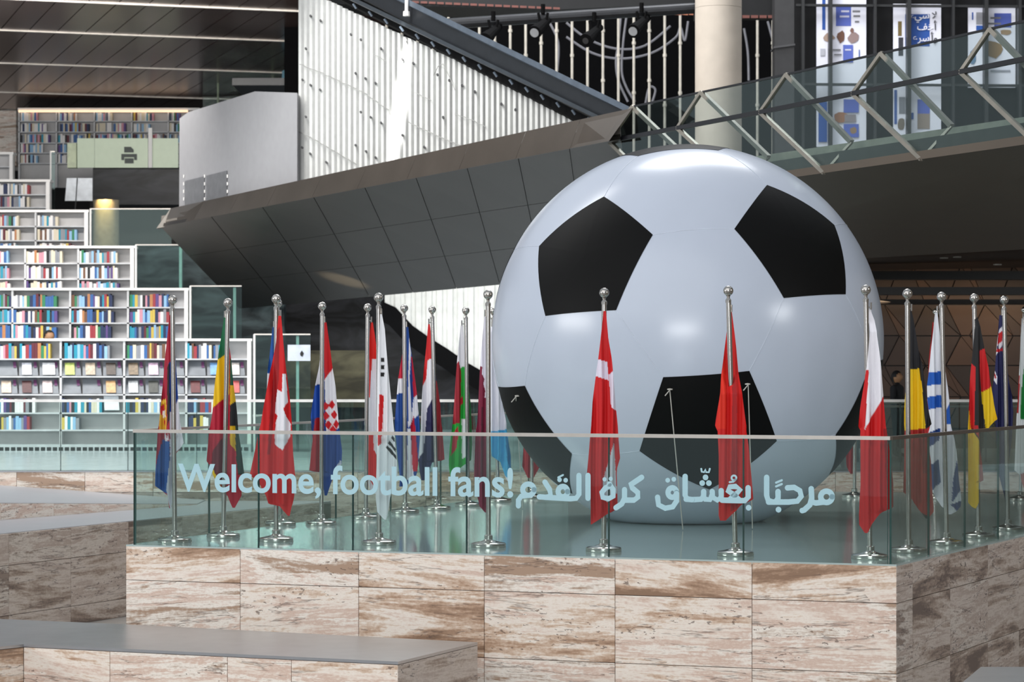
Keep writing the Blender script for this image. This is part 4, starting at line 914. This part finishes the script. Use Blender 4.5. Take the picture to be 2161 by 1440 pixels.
def weights(tier):
    if tier <= 1: return [5, 2, 3, 3, 3, 3, 1, 1, 2, 2, 1, 1.2, 0.8, 0.5, 1, 1]
    if tier == 2: return [3, 1.5, 3, 3, 2.5, 2, 1.5, 1, 2, 1.5, 2, 1.5, 1.2, 1, 1, 0.8]
    return [8, 4, 2, 1.5, 1, 3, 0.8, 0.8, 1, 3, 0.6, 0.4, 0.4, 0.6, 1, 2]
def book_row(x0, x1, ysh, hpx, D, tier, rowname, bayname, single=True, wpx=(3.6, 7.5)):
    x = x0; k = 0
    while x < x1 - 3:
        w = rb.uniform(*wpx); h = hpx * rb.uniform(0.78, 1.0)
        n, c = rb.choices(PAL, weights(tier))[0]
        p = P(x + w / 2, ysh, D); W = w / F * D * 0.96; H = h / F * D; dep = rb.uniform(0.17, 0.22)
        if True:
            if single and NB[0] < 300:
                o = bpy.data.objects.new('book', ubox[n]); COL.objects.link(o); o.location = (p.x, D, p.z); o.scale = (W, dep, H)
                tag(o, '%s book, %s from left, %s, %s' % (n, ORD[min(k, 24)], rowname, bayname), 'book', 'books on the white bookcases'); NB[0] += 1
            else:
                far_books.box((p.x - W / 2, D, p.z), (p.x + W / 2, D + dep, p.z + H), lin(c))
            k += 1
        x += w
def bookcase(label, D, xl, xr, ytop, ybot, side, dividers, boards, lowest):
    t = empty('bookcase', (P(xr, ybot, D).x, D, P(xr, ybot, D).z), label, 'bookcase')
    L, Rr = P(xl, ytop, D).x, P(xr, ytop, D).x; zt = P(0, ytop, D).z; zb = P(0, ybot, D).z if lowest is None else lowest; s = D / F
    MB().box((L, D + 0.26, zb), (Rr, D + 0.30, zt - 0.02)).build('back_panel', SHELFBACK, t)
    MB().box((L, D - 0.03, zt - 5 * s), (Rr + 0.02, D + 0.45, zt)).build('top_panel', WHITE, t)
    MB().box((Rr - side * s, D - 0.02, zb), (Rr, D + 0.30, zt - 5 * s)).build('side_panel', WHITE, t)
    for d in dividers:
        X = P(d, 0, D).x; MB().box((X - 0.02, D, zb), (X + 0.02, D + 0.26, zt - 5 * s)).build('divider', mat('divider_grey', '#c9cacb', 0.5), t)
    for y in boards:
        Z = P(0, y, D).z; MB().box((L, D, Z - 0.028), (Rr - side * s, D + 0.26, Z)).build('shelf', mat('shelf_pale', '#c3c5c8', 0.5), t)
    return t
T1 = bookcase('lowest and nearest white bookcase tier with display racks, left background', 48, -60, 530, 715, 955, 8, [128, 262, 393], [757, 794, 832, 871, 907, 944], 0.1)
bays = [(-4, 126), (130, 260), (264, 391), (395, 519)]
BN = ['leftmost bay', 'second bay', 'third bay', 'fourth bay']
for (a, b), n_, f in zip(bays, BN, (0.86, 0.78, 0.80, 0.60)): book_row(a, a + (b - a) * f, 757, 33, 48, 1, 'top row, lowest tier', n_)
for (a, b), n_ in zip(((-4, 72), (130, 216), (266, 347), (396, 450)), BN): book_row(a, b, 871, 31, 48, 1, 'row under the racks, lowest tier', n_, wpx=(4, 7.5))
for (a, b), n_ in zip(((-4, 62), (130, 164), (398, 440)), (BN[0], BN[1], BN[3])): book_row(a, b, 907, 30, 48, 1, 'bottom book row, lowest tier', n_, wpx=(4, 7.5))
# display racks
DISP = mat('rack_grey', '#7d8288', 0.55); PUR = mat('purple_tag', '#6b3a66', 0.6)
items = {(0, 0): None, (0, 1): ('white monitor-like card', '#d9dbe6'), (0, 2): ('white notice', '#e9eaf0'), (1, 0): ('green and white brochure', '#b7c76a'), (1, 1): ('brown and cream brochure', '#b8a792'), (1, 2): ('dark brown booklet', '#4b4038'),
         (2, 0): ('tan booklet', '#7c6b55'), (2, 1): ('white, pink and blue booklet', '#d8b9cf'), (2, 2): None, (3, 0): None, (3, 1): ('blue booklet', '#6d9ccc'), (3, 2): ('cream leaflet', '#dcd3cd')}
items2 = {(0, 0): ('cream booklet', '#cdb9a6'), (0, 1): ('dark maroon booklet', '#4a1f22'), (0, 2): ('white and red leaflet', '#d8c4c2'), (1, 2): ('orange and white booklet', '#c29a6a'), (2, 0): ('white landscape leaflet', '#bfc2c4'), (2, 1): ('small dark booklet', '#3a3d38'), (3, 0): ('maroon booklet', '#5c1c20'), (3, 2): ('red and white leaflet', '#c45a58')}
for row, (ysh, its, rn) in enumerate(((794, items, 'upper display rack'), (832, items2, 'lower display rack'))):
    for bi, (a, b) in enumerate(bays):
        for k in range(3):
            x0 = a + (b - a) * k / 3; x1 = a + (b - a) * (k + 1) / 3; D = 48
            q = [P(x0 + 1, ysh - 1, D + 0.02), P(x1 - 2, ysh - 1, D + 0.02), P(x1 - 5, ysh - 34, D + 0.2), P(x0 + 1, ysh - 34, D + 0.2)]
            MB().prism(q, (0, 0.02, 0)).build('display_panel', DISP, T1)
            MB().prism([P(x1 - 11, ysh - 18, D + 0.09), P(x1 - 5, ysh - 18, D + 0.09), P(x1 - 6, ysh - 30, D + 0.155), P(x1 - 12, ysh - 30, D + 0.155)], (0, 0.015, 0)).build('rack_tag', PUR, T1)
            it = its.get((bi, k))
            if it:
                w_ = 26 if 'notice' in it[0] else 20; xs = x0 + 8
                o = MB().prism([P(xs, ysh - 3, D + 0.005), P(xs + w_, ysh - 3, D + 0.005), P(xs + w_ - 1, ysh - 28, D + 0.115), P(xs - 1, ysh - 28, D + 0.115)], (0, -0.012, 0)).build('brochure', mat('brochure_' + it[1][1:], it[1], 0.5, 0, 0.3, 18))
                tag(o, '%s on the %s in the %s' % (it[0], rn, BN[bi]), 'brochure', 'brochures on the display racks')
o = MB().prism([P(221, 866, 48.02), P(252, 866, 48.02), P(250, 836, 48.12), P(219, 836, 48.12)], (0, -0.012, 0)).build('paper_notice', mat('notice_paper', '#dde3e6', 0.6)); tag(o, 'white paper notice standing on the shelf below the racks', 'notice')
# floor grille in front of the lowest tier
gr = empty('floor_grille', P(200, 952, 47.7), 'dark slotted floor grille along the foot of the lowest bookcase', 'grille')
MB().box((P(-60, 0, 47.85).x, 47.8, 0.1), (P(530, 0, 47.85).x, 47.95, 0.24)).build('frame', mat('grille_pale', '#b4b9bb', 0.5), gr)
for k in range(42):
    x = -2 + k * 12.6
    MB().box((P(x, 0, 47.8).x, 47.79, 0.125), (P(x + 9.2, 0, 47.8).x, 47.81, 0.19)).build('slot', BLACK, gr)
T2 = bookcase('second white bookcase tier up from the floor, left background', 52, -110, 397, 608, 730, 8, [-95, 26, 148, 270], [648, 681, 714], 0.6)
B2 = ['leftmost bay', 'second bay', 'third bay', 'fourth bay']
for ysh, rn in ((648, 'top row, second tier'), (681, 'middle row, second tier'), (714, 'bottom row, second tier')):
    for (a, b), n_ in zip(((-4, 24), (28, 119), (151, 237), (274, 358)), B2): book_row(a, b, ysh, 28, 52, 2, rn, n_, wpx=(3.4, 7))
T3 = bookcase('third white bookcase tier from the bottom, left background', 56, -170, 283, 519, 620, 8, [-60, 53, 165], [555, 588, 620], 1.6)
for ysh in (555, 588, 620):
    for a, b in ((-4, 20), (56, 130), (168, 250)): book_row(a, b, ysh, 27, 56, 3, '', '', False, (3.2, 6.5))
T4 = bookcase('fourth white bookcase tier from the bottom, left background', 60, -200, 186, 443, 530, 8, [-30, 75], [477, 507, 537], 2.6)
for ysh in (477, 507, 537):
    for a, b in ((-4, 40), (79, 122 if ysh == 477 else 160)): book_row(a, b, ysh, 24, 60, 4, '', '', False, (3, 6))
T5 = bookcase('fifth white bookcase tier from the bottom, left background', 64, -200, 105, 379, 455, 8, [-20], [410, 437, 464], 3.6)
for ysh in (410, 437): book_row(-4, 64, ysh, 23, 64, 4, '', '', False, (3, 6))
T6 = bookcase('highest stepped white bookcase tier at the left picture edge', 68, -200, 27, 321, 390, 7, [-60], [351, 378], 4.6)
# long bookcase at the very back
T7 = bookcase('long bookcase with a warm lit top edge under the brown ceiling', 76, 38, 420, 228, 345, 1.5, [40, 119, 199, 278, 355], [255, 278, 301, 322, 344], 7.0)
for ysh, lst in ((255, ((44, 82), (123, 165), (203, 238), (282, 325), (358, 380))), (278, ((44, 100), (123, 190), (203, 268), (282, 318), (358, 380))), (301, ((44, 108), (123, 196), (203, 275), (282, 350), (358, 380))), (322, ((44, 90), (123, 140))), (344, ((44, 80), (123, 140)))):
    for a, b in lst: book_row(a, b, ysh, 19, 76, 4, '', '', False, (2.6, 5))
MB().box((P(40, 0, 76).x, 75.9, P(0, 236, 76).z - 0.02), (P(397, 0, 76).x, 75.98, P(0, 233, 76).z)).build('light_strip', mat('warm_strip', '#ffd9b0', 0.5, emit=('#ffd9b5', 0.9)), T7)
for ysh, D_, hh, tr_, x0_ in ((757, 48, 33, 1, -56), (871, 48, 31, 1, -56), (648, 52, 28, 2, -92), (681, 52, 28, 2, -92), (555, 56, 27, 3, -56), (588, 56, 27, 3, -56), (477, 60, 24, 4, -90), (507, 60, 24, 4, -90), (410, 64, 23, 4, -90), (437, 64, 23, 4, -90)):
    book_row(x0_, -8, ysh, hh, D_, tr_, '', '', False, (3.5, 7))
fb = far_books.build('shelved_books', BOOKA); tag(fb, 'rows of small books on the upper and rear bookcases', 'books', kind='stuff')
# walkways behind each tier
for i, (d0, d1, xr, z) in enumerate(((48.5, 52, 530, 0.72), (52.5, 56, 397, 1.75), (56.5, 60, 283, 2.75), (60.5, 64, 186, 3.75), (64.5, 68, 105, 4.75), (68.5, 76, 105, 5.6))):
    o = MB().box((-16, d0, 0.1), (P(xr, 0, d0).x, d1 - 0.01, z)).build('trim_%d' % (i + 1), WHITE); tag(o, 'raised walkway between bookcase tiers', kind='structure')
# glass screens at the end of each tier
def end_screen(label, D, xa, xb, ya, yb, m=GLASSB, posts=()):
    t = empty('glass_screen', P((xa + xb) / 2, yb, D), label, 'glass screen', 'glass screens beside the bookcases')
    MB().prism([P(xa, yb, D), P(xb, yb, D), P(xb, ya, D), P(xa, ya, D)], (0, 0.02, 0)).build('glass_pane', m, t)
    MB().beam(P(xa, ya, D), P(xb, ya, D), 0.03, 0.025).build('top_rail', RAILM, t)
    MB().bar(P(xa + 1, yb, D), P(xa + 1, ya, D), 0.022, 8).build('post', WHITE, t)
    for p_ in posts: MB().prism([P(p_, yb, D + 0.03), P(p_ + 6, yb, D + 0.03), P(p_ + 6, ya + 3, D + 0.03), P(p_, ya + 3, D + 0.03)], (0, 0.02, 0)).build('pane_edge', mat('pale_glass_edge', '#8fb0aa', 0.3), t)
    return t
end_screen('glass screen at the right end of the lowest tier, paper sign on it', 47.9, 536, 655, 706, 955, GLASSB, (625,))
end_screen('glass screen at the right end of the second tier', 51.9, 401, 510, 604, 873, GLASSB, (492,))
end_screen('glass screen at the right end of the third tier', 55.9, 286, 387, 517, 620, GLASSB, (378,))
end_screen('glass screen at the right end of the fourth tier', 59.9, 190, 362, 441, 530, GLASSB, ())
end_screen('pale glass screen beside the fifth and topmost tiers', 66, 106, 116, 320, 470, GLASSB, ())
sg = empty('paper_sign', P(631, 762, 47.8), 'white paper sign fixed to the glass beside the lowest bookcase', 'sign')
MB().prism([P(607, 762, 47.85), P(655, 762, 47.85), P(655, 728, 47.85), P(607, 728, 47.85)], (0, 0.01, 0)).build('sheet', mat('sign_paper', '#c8d0de', 0.6), sg)
MB().prism([P(634, 751, 47.84), P(638, 753, 47.84), P(641, 746, 47.84), P(637, 740, 47.84), (P(633, 746, 47.84))], (0, 0.005, 0)).build('mark', BLACK, sg)

# ------------------------------------------------------------------ printer room, marble block, lit column
mb_ = MB().prism([P(x, y, 70) for x, y in ((196, 432), (384, 432), (384, 352), (196, 352))], (0, 3, 0)).build('marble_block', MARB); tag(mb_, 'black marble parapet below the printer sign panel', 'parapet')
pr = empty('printer_panel', P(258, 354, 69.8), 'frosted pale green glass panel with a printer symbol', 'sign panel')
FROST = mat('frosted_green', '#b7c4ac', 0.4, 0, 0.03, emit=('#b7c4ac', 0.22))  # weak emission added to brighten the panel in the ceiling's shadow
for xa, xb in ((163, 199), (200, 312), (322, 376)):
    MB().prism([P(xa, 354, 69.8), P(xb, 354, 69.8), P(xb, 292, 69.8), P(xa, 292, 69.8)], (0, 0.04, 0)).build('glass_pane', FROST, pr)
MB().prism([P(142, 354, 69.9), P(161, 354, 69.9), P(161, 302, 69.9), P(142, 302, 69.9)], (0, 0.3, 0)).build('end_pane', mat('pale_green_pane', '#d6e0c0', 0.5), pr)  # end pane in a paler green
MB().prism([P(313, 354, 69.7), P(321, 354, 69.7), P(321, 270, 69.7), P(313, 270, 69.7)], (0, 0.1, 0)).build('post', WHITE, pr)
IK = mat('icon_grey', '#3c4540', 0.5); ic = MB(); D = 69.78
for pts in ([(262, 321), (283, 321), (283, 315), (276, 310), (262, 310)], [(256, 336), (289, 336), (289, 325), (256, 325)], [(263, 344), (283, 344), (283, 333), (263, 333)]):
    pass
MB().prism([P(x, y, D) for x, y in ((262, 322), (282, 322), (282, 316), (276, 310), (262, 310))], (0, 0.015, 0)).build('icon_paper', IK, pr)
MB().prism([P(x, y, D) for x, y in ((256, 338), (262, 338), (262, 332), (283, 332), (283, 338), (289, 338), (289, 325), (256, 325))], (0, 0.015, 0)).build('icon_body', IK, pr)
MB().prism([P(x, y, D) for x, y in ((263, 345), (282, 345), (282, 334), (263, 334))], (0, 0.015, 0)).build('icon_tray', IK, pr)
lc_ = P(224, 520, 68); lcol = empty('lit_column', (lc_.x, 68, 4.0), 'round beige column warmly lit at the top, behind the fourth tier', 'column')
autosmooth(MB().lathe([(0, 3.6), (0.34, 3.6), (0.34, 6.1), (0, 6.1)], (lc_.x, 68, 0), 32).build('shaft', mat('beige_plaster', '#b7aa90', 0.7), lcol))
ll_ = bpy.data.lights.new('column_downlight', 'SPOT'); ll_.energy = 60; ll_.spot_size = R(70); ll_.color = (1, 0.72, 0.3); ll_.shadow_soft_size = 0.05
lo_ = bpy.data.objects.new('column_downlight', ll_); COL.objects.link(lo_); lo_.location = (lc_.x, 67.4, 6.35); lo_.rotation_euler = (Vector((lc_.x, 67.9, 5.4)) - lo_.location).to_track_quat('-Z', 'Y').to_euler()
wbd = empty('whiteboard', P(165, 424, 66.5), 'white board on a stand beside the fifth tier', 'whiteboard')
MB().prism([P(x, y, 66.5) for x, y in ((137, 424), (195, 424), (195, 376), (141, 376))], (0, 0.04, 0)).build('board', mat('board_white', '#e6ecf2', 0.3), wbd)
MB().bar(P(160, 424, 66.55), P(158, 446, 66.55), 0.02, 8).bar(P(163, 376, 66.46), P(160, 424, 66.46), 0.012, 6).build('stand', DARKM, wbd)
st_ = MB().prism([P(x, y, 80) for x, y in ((-60, 350), (34, 350), (34, 222), (-60, 222))], (0, 2, 0)).build('wall_left_stone', TRAV); tag(st_, kind='structure')
MB().box((-7, 64, 8.72), (-4.6, 72.2, 8.9)).build('trim_landing', DARKM)['kind'] = 'structure'
ub = empty('glass_screen', P(515, 215, 72), 'glass balustrade far up beneath the brown ceiling', 'glass screen', 'glass screens beside the bookcases')
MB().prism([P(428, 240, 72), P(600, 240, 72), P(600, 157, 72), P(428, 149, 72)], (0, 0.02, 0)).build('glass_pane', GLASSD, ub)
MB().beam(P(428, 149, 72), P(600, 157, 72), 0.03, 0.03).build('top_rail', RAILM, ub)
for x in (460, 575): MB().bar(P(x, 235, 72), P(x, 153, 72), 0.025, 8).build('post', mat('greenish_post', '#7f8a74', 0.5), ub)

# ------------------------------------------------------------------ under the bridge
dm = MB().prism([P(x, y, 64) for x, y in ((380, 990), (1060, 990), (1060, 480), (380, 480))], (0, 0.4, 0)).build('wall_marble', MARB); tag(dm, kind='structure')
sm_ = MB().prism([P(x, y, 73.6) for x, y in ((190, 520), (520, 520), (520, 425), (190, 425))], (0, 0.4, 0)).build('wall_recess', mat('recess_dark', '#15150f', 0.6)); tag(sm_, kind='structure')
mg = MB().prism([P(x, y, 59) for x, y in ((280, 990), (600, 990), (600, 640), (420, 520), (280, 520))], (0, 0.4, 0)).build('wall_slate', MARBG); tag(mg, kind='structure')
ol = MB().prism([P(x, y, 62) for x, y in ((540, 860), (770, 860), (770, 740), (540, 740))], (0, 0.1, 0)).build('wall_olive', marble('olive_marble', '#3f3c2e', '#6e6a52', 0.4)); tag(ol, kind='structure')
us = empty('fluted_fragment', P(930, 790, 58), 'curved white fluted screen fragment showing beneath the bridge', 'wall panel')
edge_pts = [(808, 640), (835, 652), (870, 690), (905, 715), (945, 740), (985, 768), (1020, 788), (1060, 800)]
def ey(x):
    for (xa, ya), (xb, yb) in zip(edge_pts, edge_pts[1:]):
        if xa <= x <= xb: return ya + (yb - ya) * (x - xa) / (xb - xa)
    return 800
FRW = mat('white_fragment_panel', '#cfd0cb', 0.6, 0, 0.08, 5)  # plain off-white for the fragment's flutes
x = 812.0; k = 0
while x < 1075:
    w = 11.0; D0 = 58 + (0.06 if k % 2 else 0)
    yb0, yb1 = ey(x) + random.uniform(-3, 3), ey(x + w) + random.uniform(-3, 3)
    MB().prism([P(x, yb0, D0), P(x + w, yb1, D0), P(x + w, 560, D0), P(x, 560, D0)], (0, 0.12, 0)).build('flute', FRW, us)
    x += w; k += 1
mb = MB()
for i in range(len(edge_pts) - 1):
    (xa, ya), (xb, yb) = edge_pts[i], edge_pts[i + 1]
    mb.prism([P(xa - 14, ya + 34, 57.9), P(xb - 14, yb + 34, 57.9), P(xb, yb - 3, 57.9), P(xa, ya - 3, 57.9)], (0, 0.4, 0))
tag(mb.build('dark_trim', TBK, us), kind='stuff')
# rear glass railing along the parapet
rr0, rr1 = Vector((-12.5, DC + 0.15, 0)), Vector((13, DC + 0.15, 0))
cs = [0] + [((x - CX) / F * (DC + 0.15)) + 12.5 for x in (-10, 128, 270, 415, 560, 705, 850, 1000, 1150, 1300, 1450, 1600, 1750, 1900, 2050, 2200)] + [25.5]
railing('glass_railing', 'long rear glass railing on the low stone step behind the plinth', rr0, rr1, 1.03, sorted(cs), GLASSB, mat('white_rail', '#e9e8e4', 0.4), z0=0.175, rail_r=0.02)

# right-hand brown panelled wall
bw = bpy.data.objects.new('wall_brown', None); COL.objects.link(bw); tag(bw, 'brown triangulated wall panels under the bridge at right', kind='structure')
BWN = [mat('brown_panel_%d' % i, c, 0.5, 0.1, 0.12, 1.5) for i, c in enumerate(('#4c3a30', '#43342c', '#553e30', '#3a2e28'))]
MB().prism([P(1700, 1010, 50), P(2400, 1010, 50), P(2400, 480, 50), P(1700, 480, 50)], (0, 0.3, 0)).build('backing', BLACK, bw)
cols = [1700, 1765, 1830, 1880, 1935, 2010, 2060, 2120, 2190, 2260, 2330]; rows_ = [560, 643, 709, 772, 838, 905, 970]
rg = random.Random(5); pt = {}
for i, cx_ in enumerate(cols):
    for j, ry in enumerate(rows_):
        pt[i, j] = (cx_ + (18 if (i + j) % 2 else -14), ry)
for i in range(len(cols) - 1):
    for j in range(len(rows_) - 1):
        a, b, c, d = pt[i, j], pt[i + 1, j], pt[i + 1, j + 1], pt[i, j + 1]
        tris = ((a, b, c), (a, c, d)) if (i + j) % 3 else ((a, b, c, d),)
        for tpts in tris:
            mx_ = sum(q[0] for q in tpts) / len(tpts); my_ = sum(q[1] for q in tpts) / len(tpts)
            tp = [(mx_ + (q[0] - mx_) * 0.955, my_ + (q[1] - my_) * 0.955) for q in tpts]
            MB().prism([P(x, y, 49.9) for x, y in tp][::-1], (0, 0.06, 0)).build('wall_panel', BWN[rg.randrange(4)], bw)
for (ya, yb, dd, c) in ((572, 590, 47, '#1b1815'), (606, 622, 45, '#191614'), (632, 642, 48, '#241d18')):
    MB().prism([P(1700, yb, dd), P(2400, yb, dd), P(2400, ya, dd), P(1700, ya, dd)], (0, 0.5, 0)).build('ceiling_beam', mat('beam_' + c[1:], c, 0.5), bw)
MB().prism([P(1700, 530, 42.5), P(2400, 500, 42.5), P(2400, 560, 50), P(1700, 575, 50)], (0, 0, 0.1)).build('low_ceiling', mat('low_ceiling_brown', '#2a211b', 0.5), bw)
for x, y in ((1992, 546), (2020, 544), (2105, 560)):
    MB().bar(P(x, y, 44), P(x, y, 44) + Vector((0, 0, 0.02)), 0.07, 12).build('downlight', mat('downlight_rim', '#8a857c', 0.4), bw)
wl = bpy.data.lights.new('wall_washer', 'AREA'); wl.energy = 32; wl.size = 4; wl.size_y = 0.3; wl.shape = 'RECTANGLE'; wl.color = (1, 0.75, 0.5)
wo = bpy.data.objects.new('wall_washer', wl); COL.objects.link(wo); wo.location = (8.5, 48.4, 3.0); wo.rotation_euler = (Vector((8.2, 49.9, 1.0)) - wo.location).to_track_quat('-Z', 'Y').to_euler()

# ------------------------------------------------------------------ people in the background
def person(label, loc, h, coat, hair, yaw, sit=False):
    t = empty('person', loc, label, 'person'); s = h / 1.7
    J = [(0, 0, 0.95), (0, 0.01, 1.15), (0, 0, 1.38), (0, -0.01, 1.46), (0, 0.0, 1.52), (-0.19, 0, 1.40), (-0.25, 0.0, 1.13), (-0.24, -0.1, 0.90), (0.19, 0, 1.40), (0.25, 0, 1.13), (0.24, -0.1, 0.90),
         (-0.1, 0, 0.9), (-0.11, -0.02, 0.5), (-0.11, 0.02, 0.08), (-0.11, -0.14, 0.03), (0.1, 0, 0.9), (0.11, -0.02, 0.5), (0.11, 0.02, 0.08), (0.11, -0.14, 0.03)]
    Ed = [(0, 1), (1, 2), (2, 3), (3, 4), (2, 5), (5, 6), (6, 7), (2, 8), (8, 9), (9, 10), (0, 11), (11, 12), (12, 13), (13, 14), (0, 15), (15, 16), (16, 17), (17, 18)]
    Rd = [.15, .14, .15, .055, .055, .075, .05, .035, .075, .05, .035, .1, .065, .045, .035, .1, .065, .045, .035]
    me = bpy.data.meshes.new('body'); me.from_pydata([Vector(j) * s for j in J], Ed, [])
    o = link('body', me, mat('coat_' + coat[1:], coat, 0.8)); o.parent = t
    sk = o.modifiers.new('skin', 'SKIN')
    for v, r_ in zip(me.skin_vertices[0].data, Rd): v.radius = (r_ * s, r_ * s * 0.8)
    me.skin_vertices[0].data[0].use_root = True
    sb = o.modifiers.new('sub', 'SUBSURF'); sb.levels = 2; sb.render_levels = 2
    bm = bmesh.new(); bmesh.ops.create_uvsphere(bm, u_segments=20, v_segments=14, radius=0.1)
    for v in bm.verts:
        v.co.z *= 1.2; v.co.y *= 1.05
        if v.co.z < -0.03 and v.co.y < 0: v.co.x *= 0.85
        if v.co.y < -0.09 and abs(v.co.z) < 0.03: v.co.y -= 0.015
    m2 = bpy.data.meshes.new('head'); bm.to_mesh(m2); bm.free()
    hd = link('head', m2, mat('skin_tone', '#a9805f', 0.6), None, True); hd.parent = t; hd.location = Vector((0, 0, 1.6)) * s; hd.scale = (s, s, s)
    bm = bmesh.new(); bmesh.ops.create_uvsphere(bm, u_segments=20, v_segments=14, radius=0.112)
    bmesh.ops.delete(bm, geom=[v for v in bm.verts if v.co.z < -0.02 and v.co.y < 0.02 or (v.co.y < -0.06 and v.co.z < 0.05)], context='VERTS')
    for v in bm.verts: v.co.z *= 1.18
    m3 = bpy.data.meshes.new('hair'); bm.to_mesh(m3); bm.free()
    hr = link('hair', m3, mat('hair_' + hair[1:], hair, 0.7), None, True); hr.parent = t; hr.location = Vector((0, 0.008, 1.605)) * s; hr.scale = (s, s, s)
    t.rotation_euler = (0, 0, yaw)
    return t
hp = P(104, 712, 50.2)
person('dark-haired person whose head shows above the lowest bookcase tier', (hp.x, 50.2, 0.72), 1.66, '#26282d', '#15110f', R(40))
hp = P(1893, 800, 45)
person('person in dark clothing behind the white-over-red flag, under the bridge', (hp.x, 45, 0.1), 1.5, '#14171c', '#121014', R(60))
hr_ = empty('handrail', P(1930, 860, 43), 'thin steel handrail under the bridge behind the black-yellow-red flag', 'railing')
for y in (850, 858): MB().bar(P(1800, y, 43), P(2400, y, 43), 0.022, 8).build('rail', mat('dull_steel', '#8f8a80', 0.4, 0.5), hr_)
for x in (1810, 1900, 1990, 2080, 2170, 2260): MB().bar(P(x, 980, 43), P(x, 850, 43), 0.02, 8).build('post', DARKM, hr_)

# shaft of sun through a roof slit onto the white screen
tgt = P(838, 215, Dl(838) + 1.4); slo.location = tgt + Vector((-2.5, -12, 6.5))
slo.rotation_euler = ((tgt - slo.location).to_track_quat('-Z', 'Y') @ Quaternion((0, 0, 1), R(-14))).to_euler(); slo.scale = (0.22, 1, 1)

area('fragment_fill', (-1.6, 54.5, 2.7), (-1.4, 58, 3.0), 4, 0.4, 95, (0.95, 0.98, 1.0))  # added lamp brightening the fluted fragment under the bridge
us_ = bpy.data.lights.new('soffit_glint_spot', 'SPOT'); us_.energy = 1500; us_.spot_size = R(24); us_.spot_blend = 0.8; us_.color = (1, 0.85, 0.55); us_.shadow_soft_size = 0.1  # added spot imitating a golden reflection on the soffit
uo = bpy.data.objects.new('soffit_glint_spot', us_); COL.objects.link(uo); ut = P(728, 590, Dl(728) + 7.6); uo.location = ut + Vector((0.2, -1.0, -2.6)); uo.rotation_euler = (ut - uo.location).to_track_quat('-Z', 'Y').to_euler()
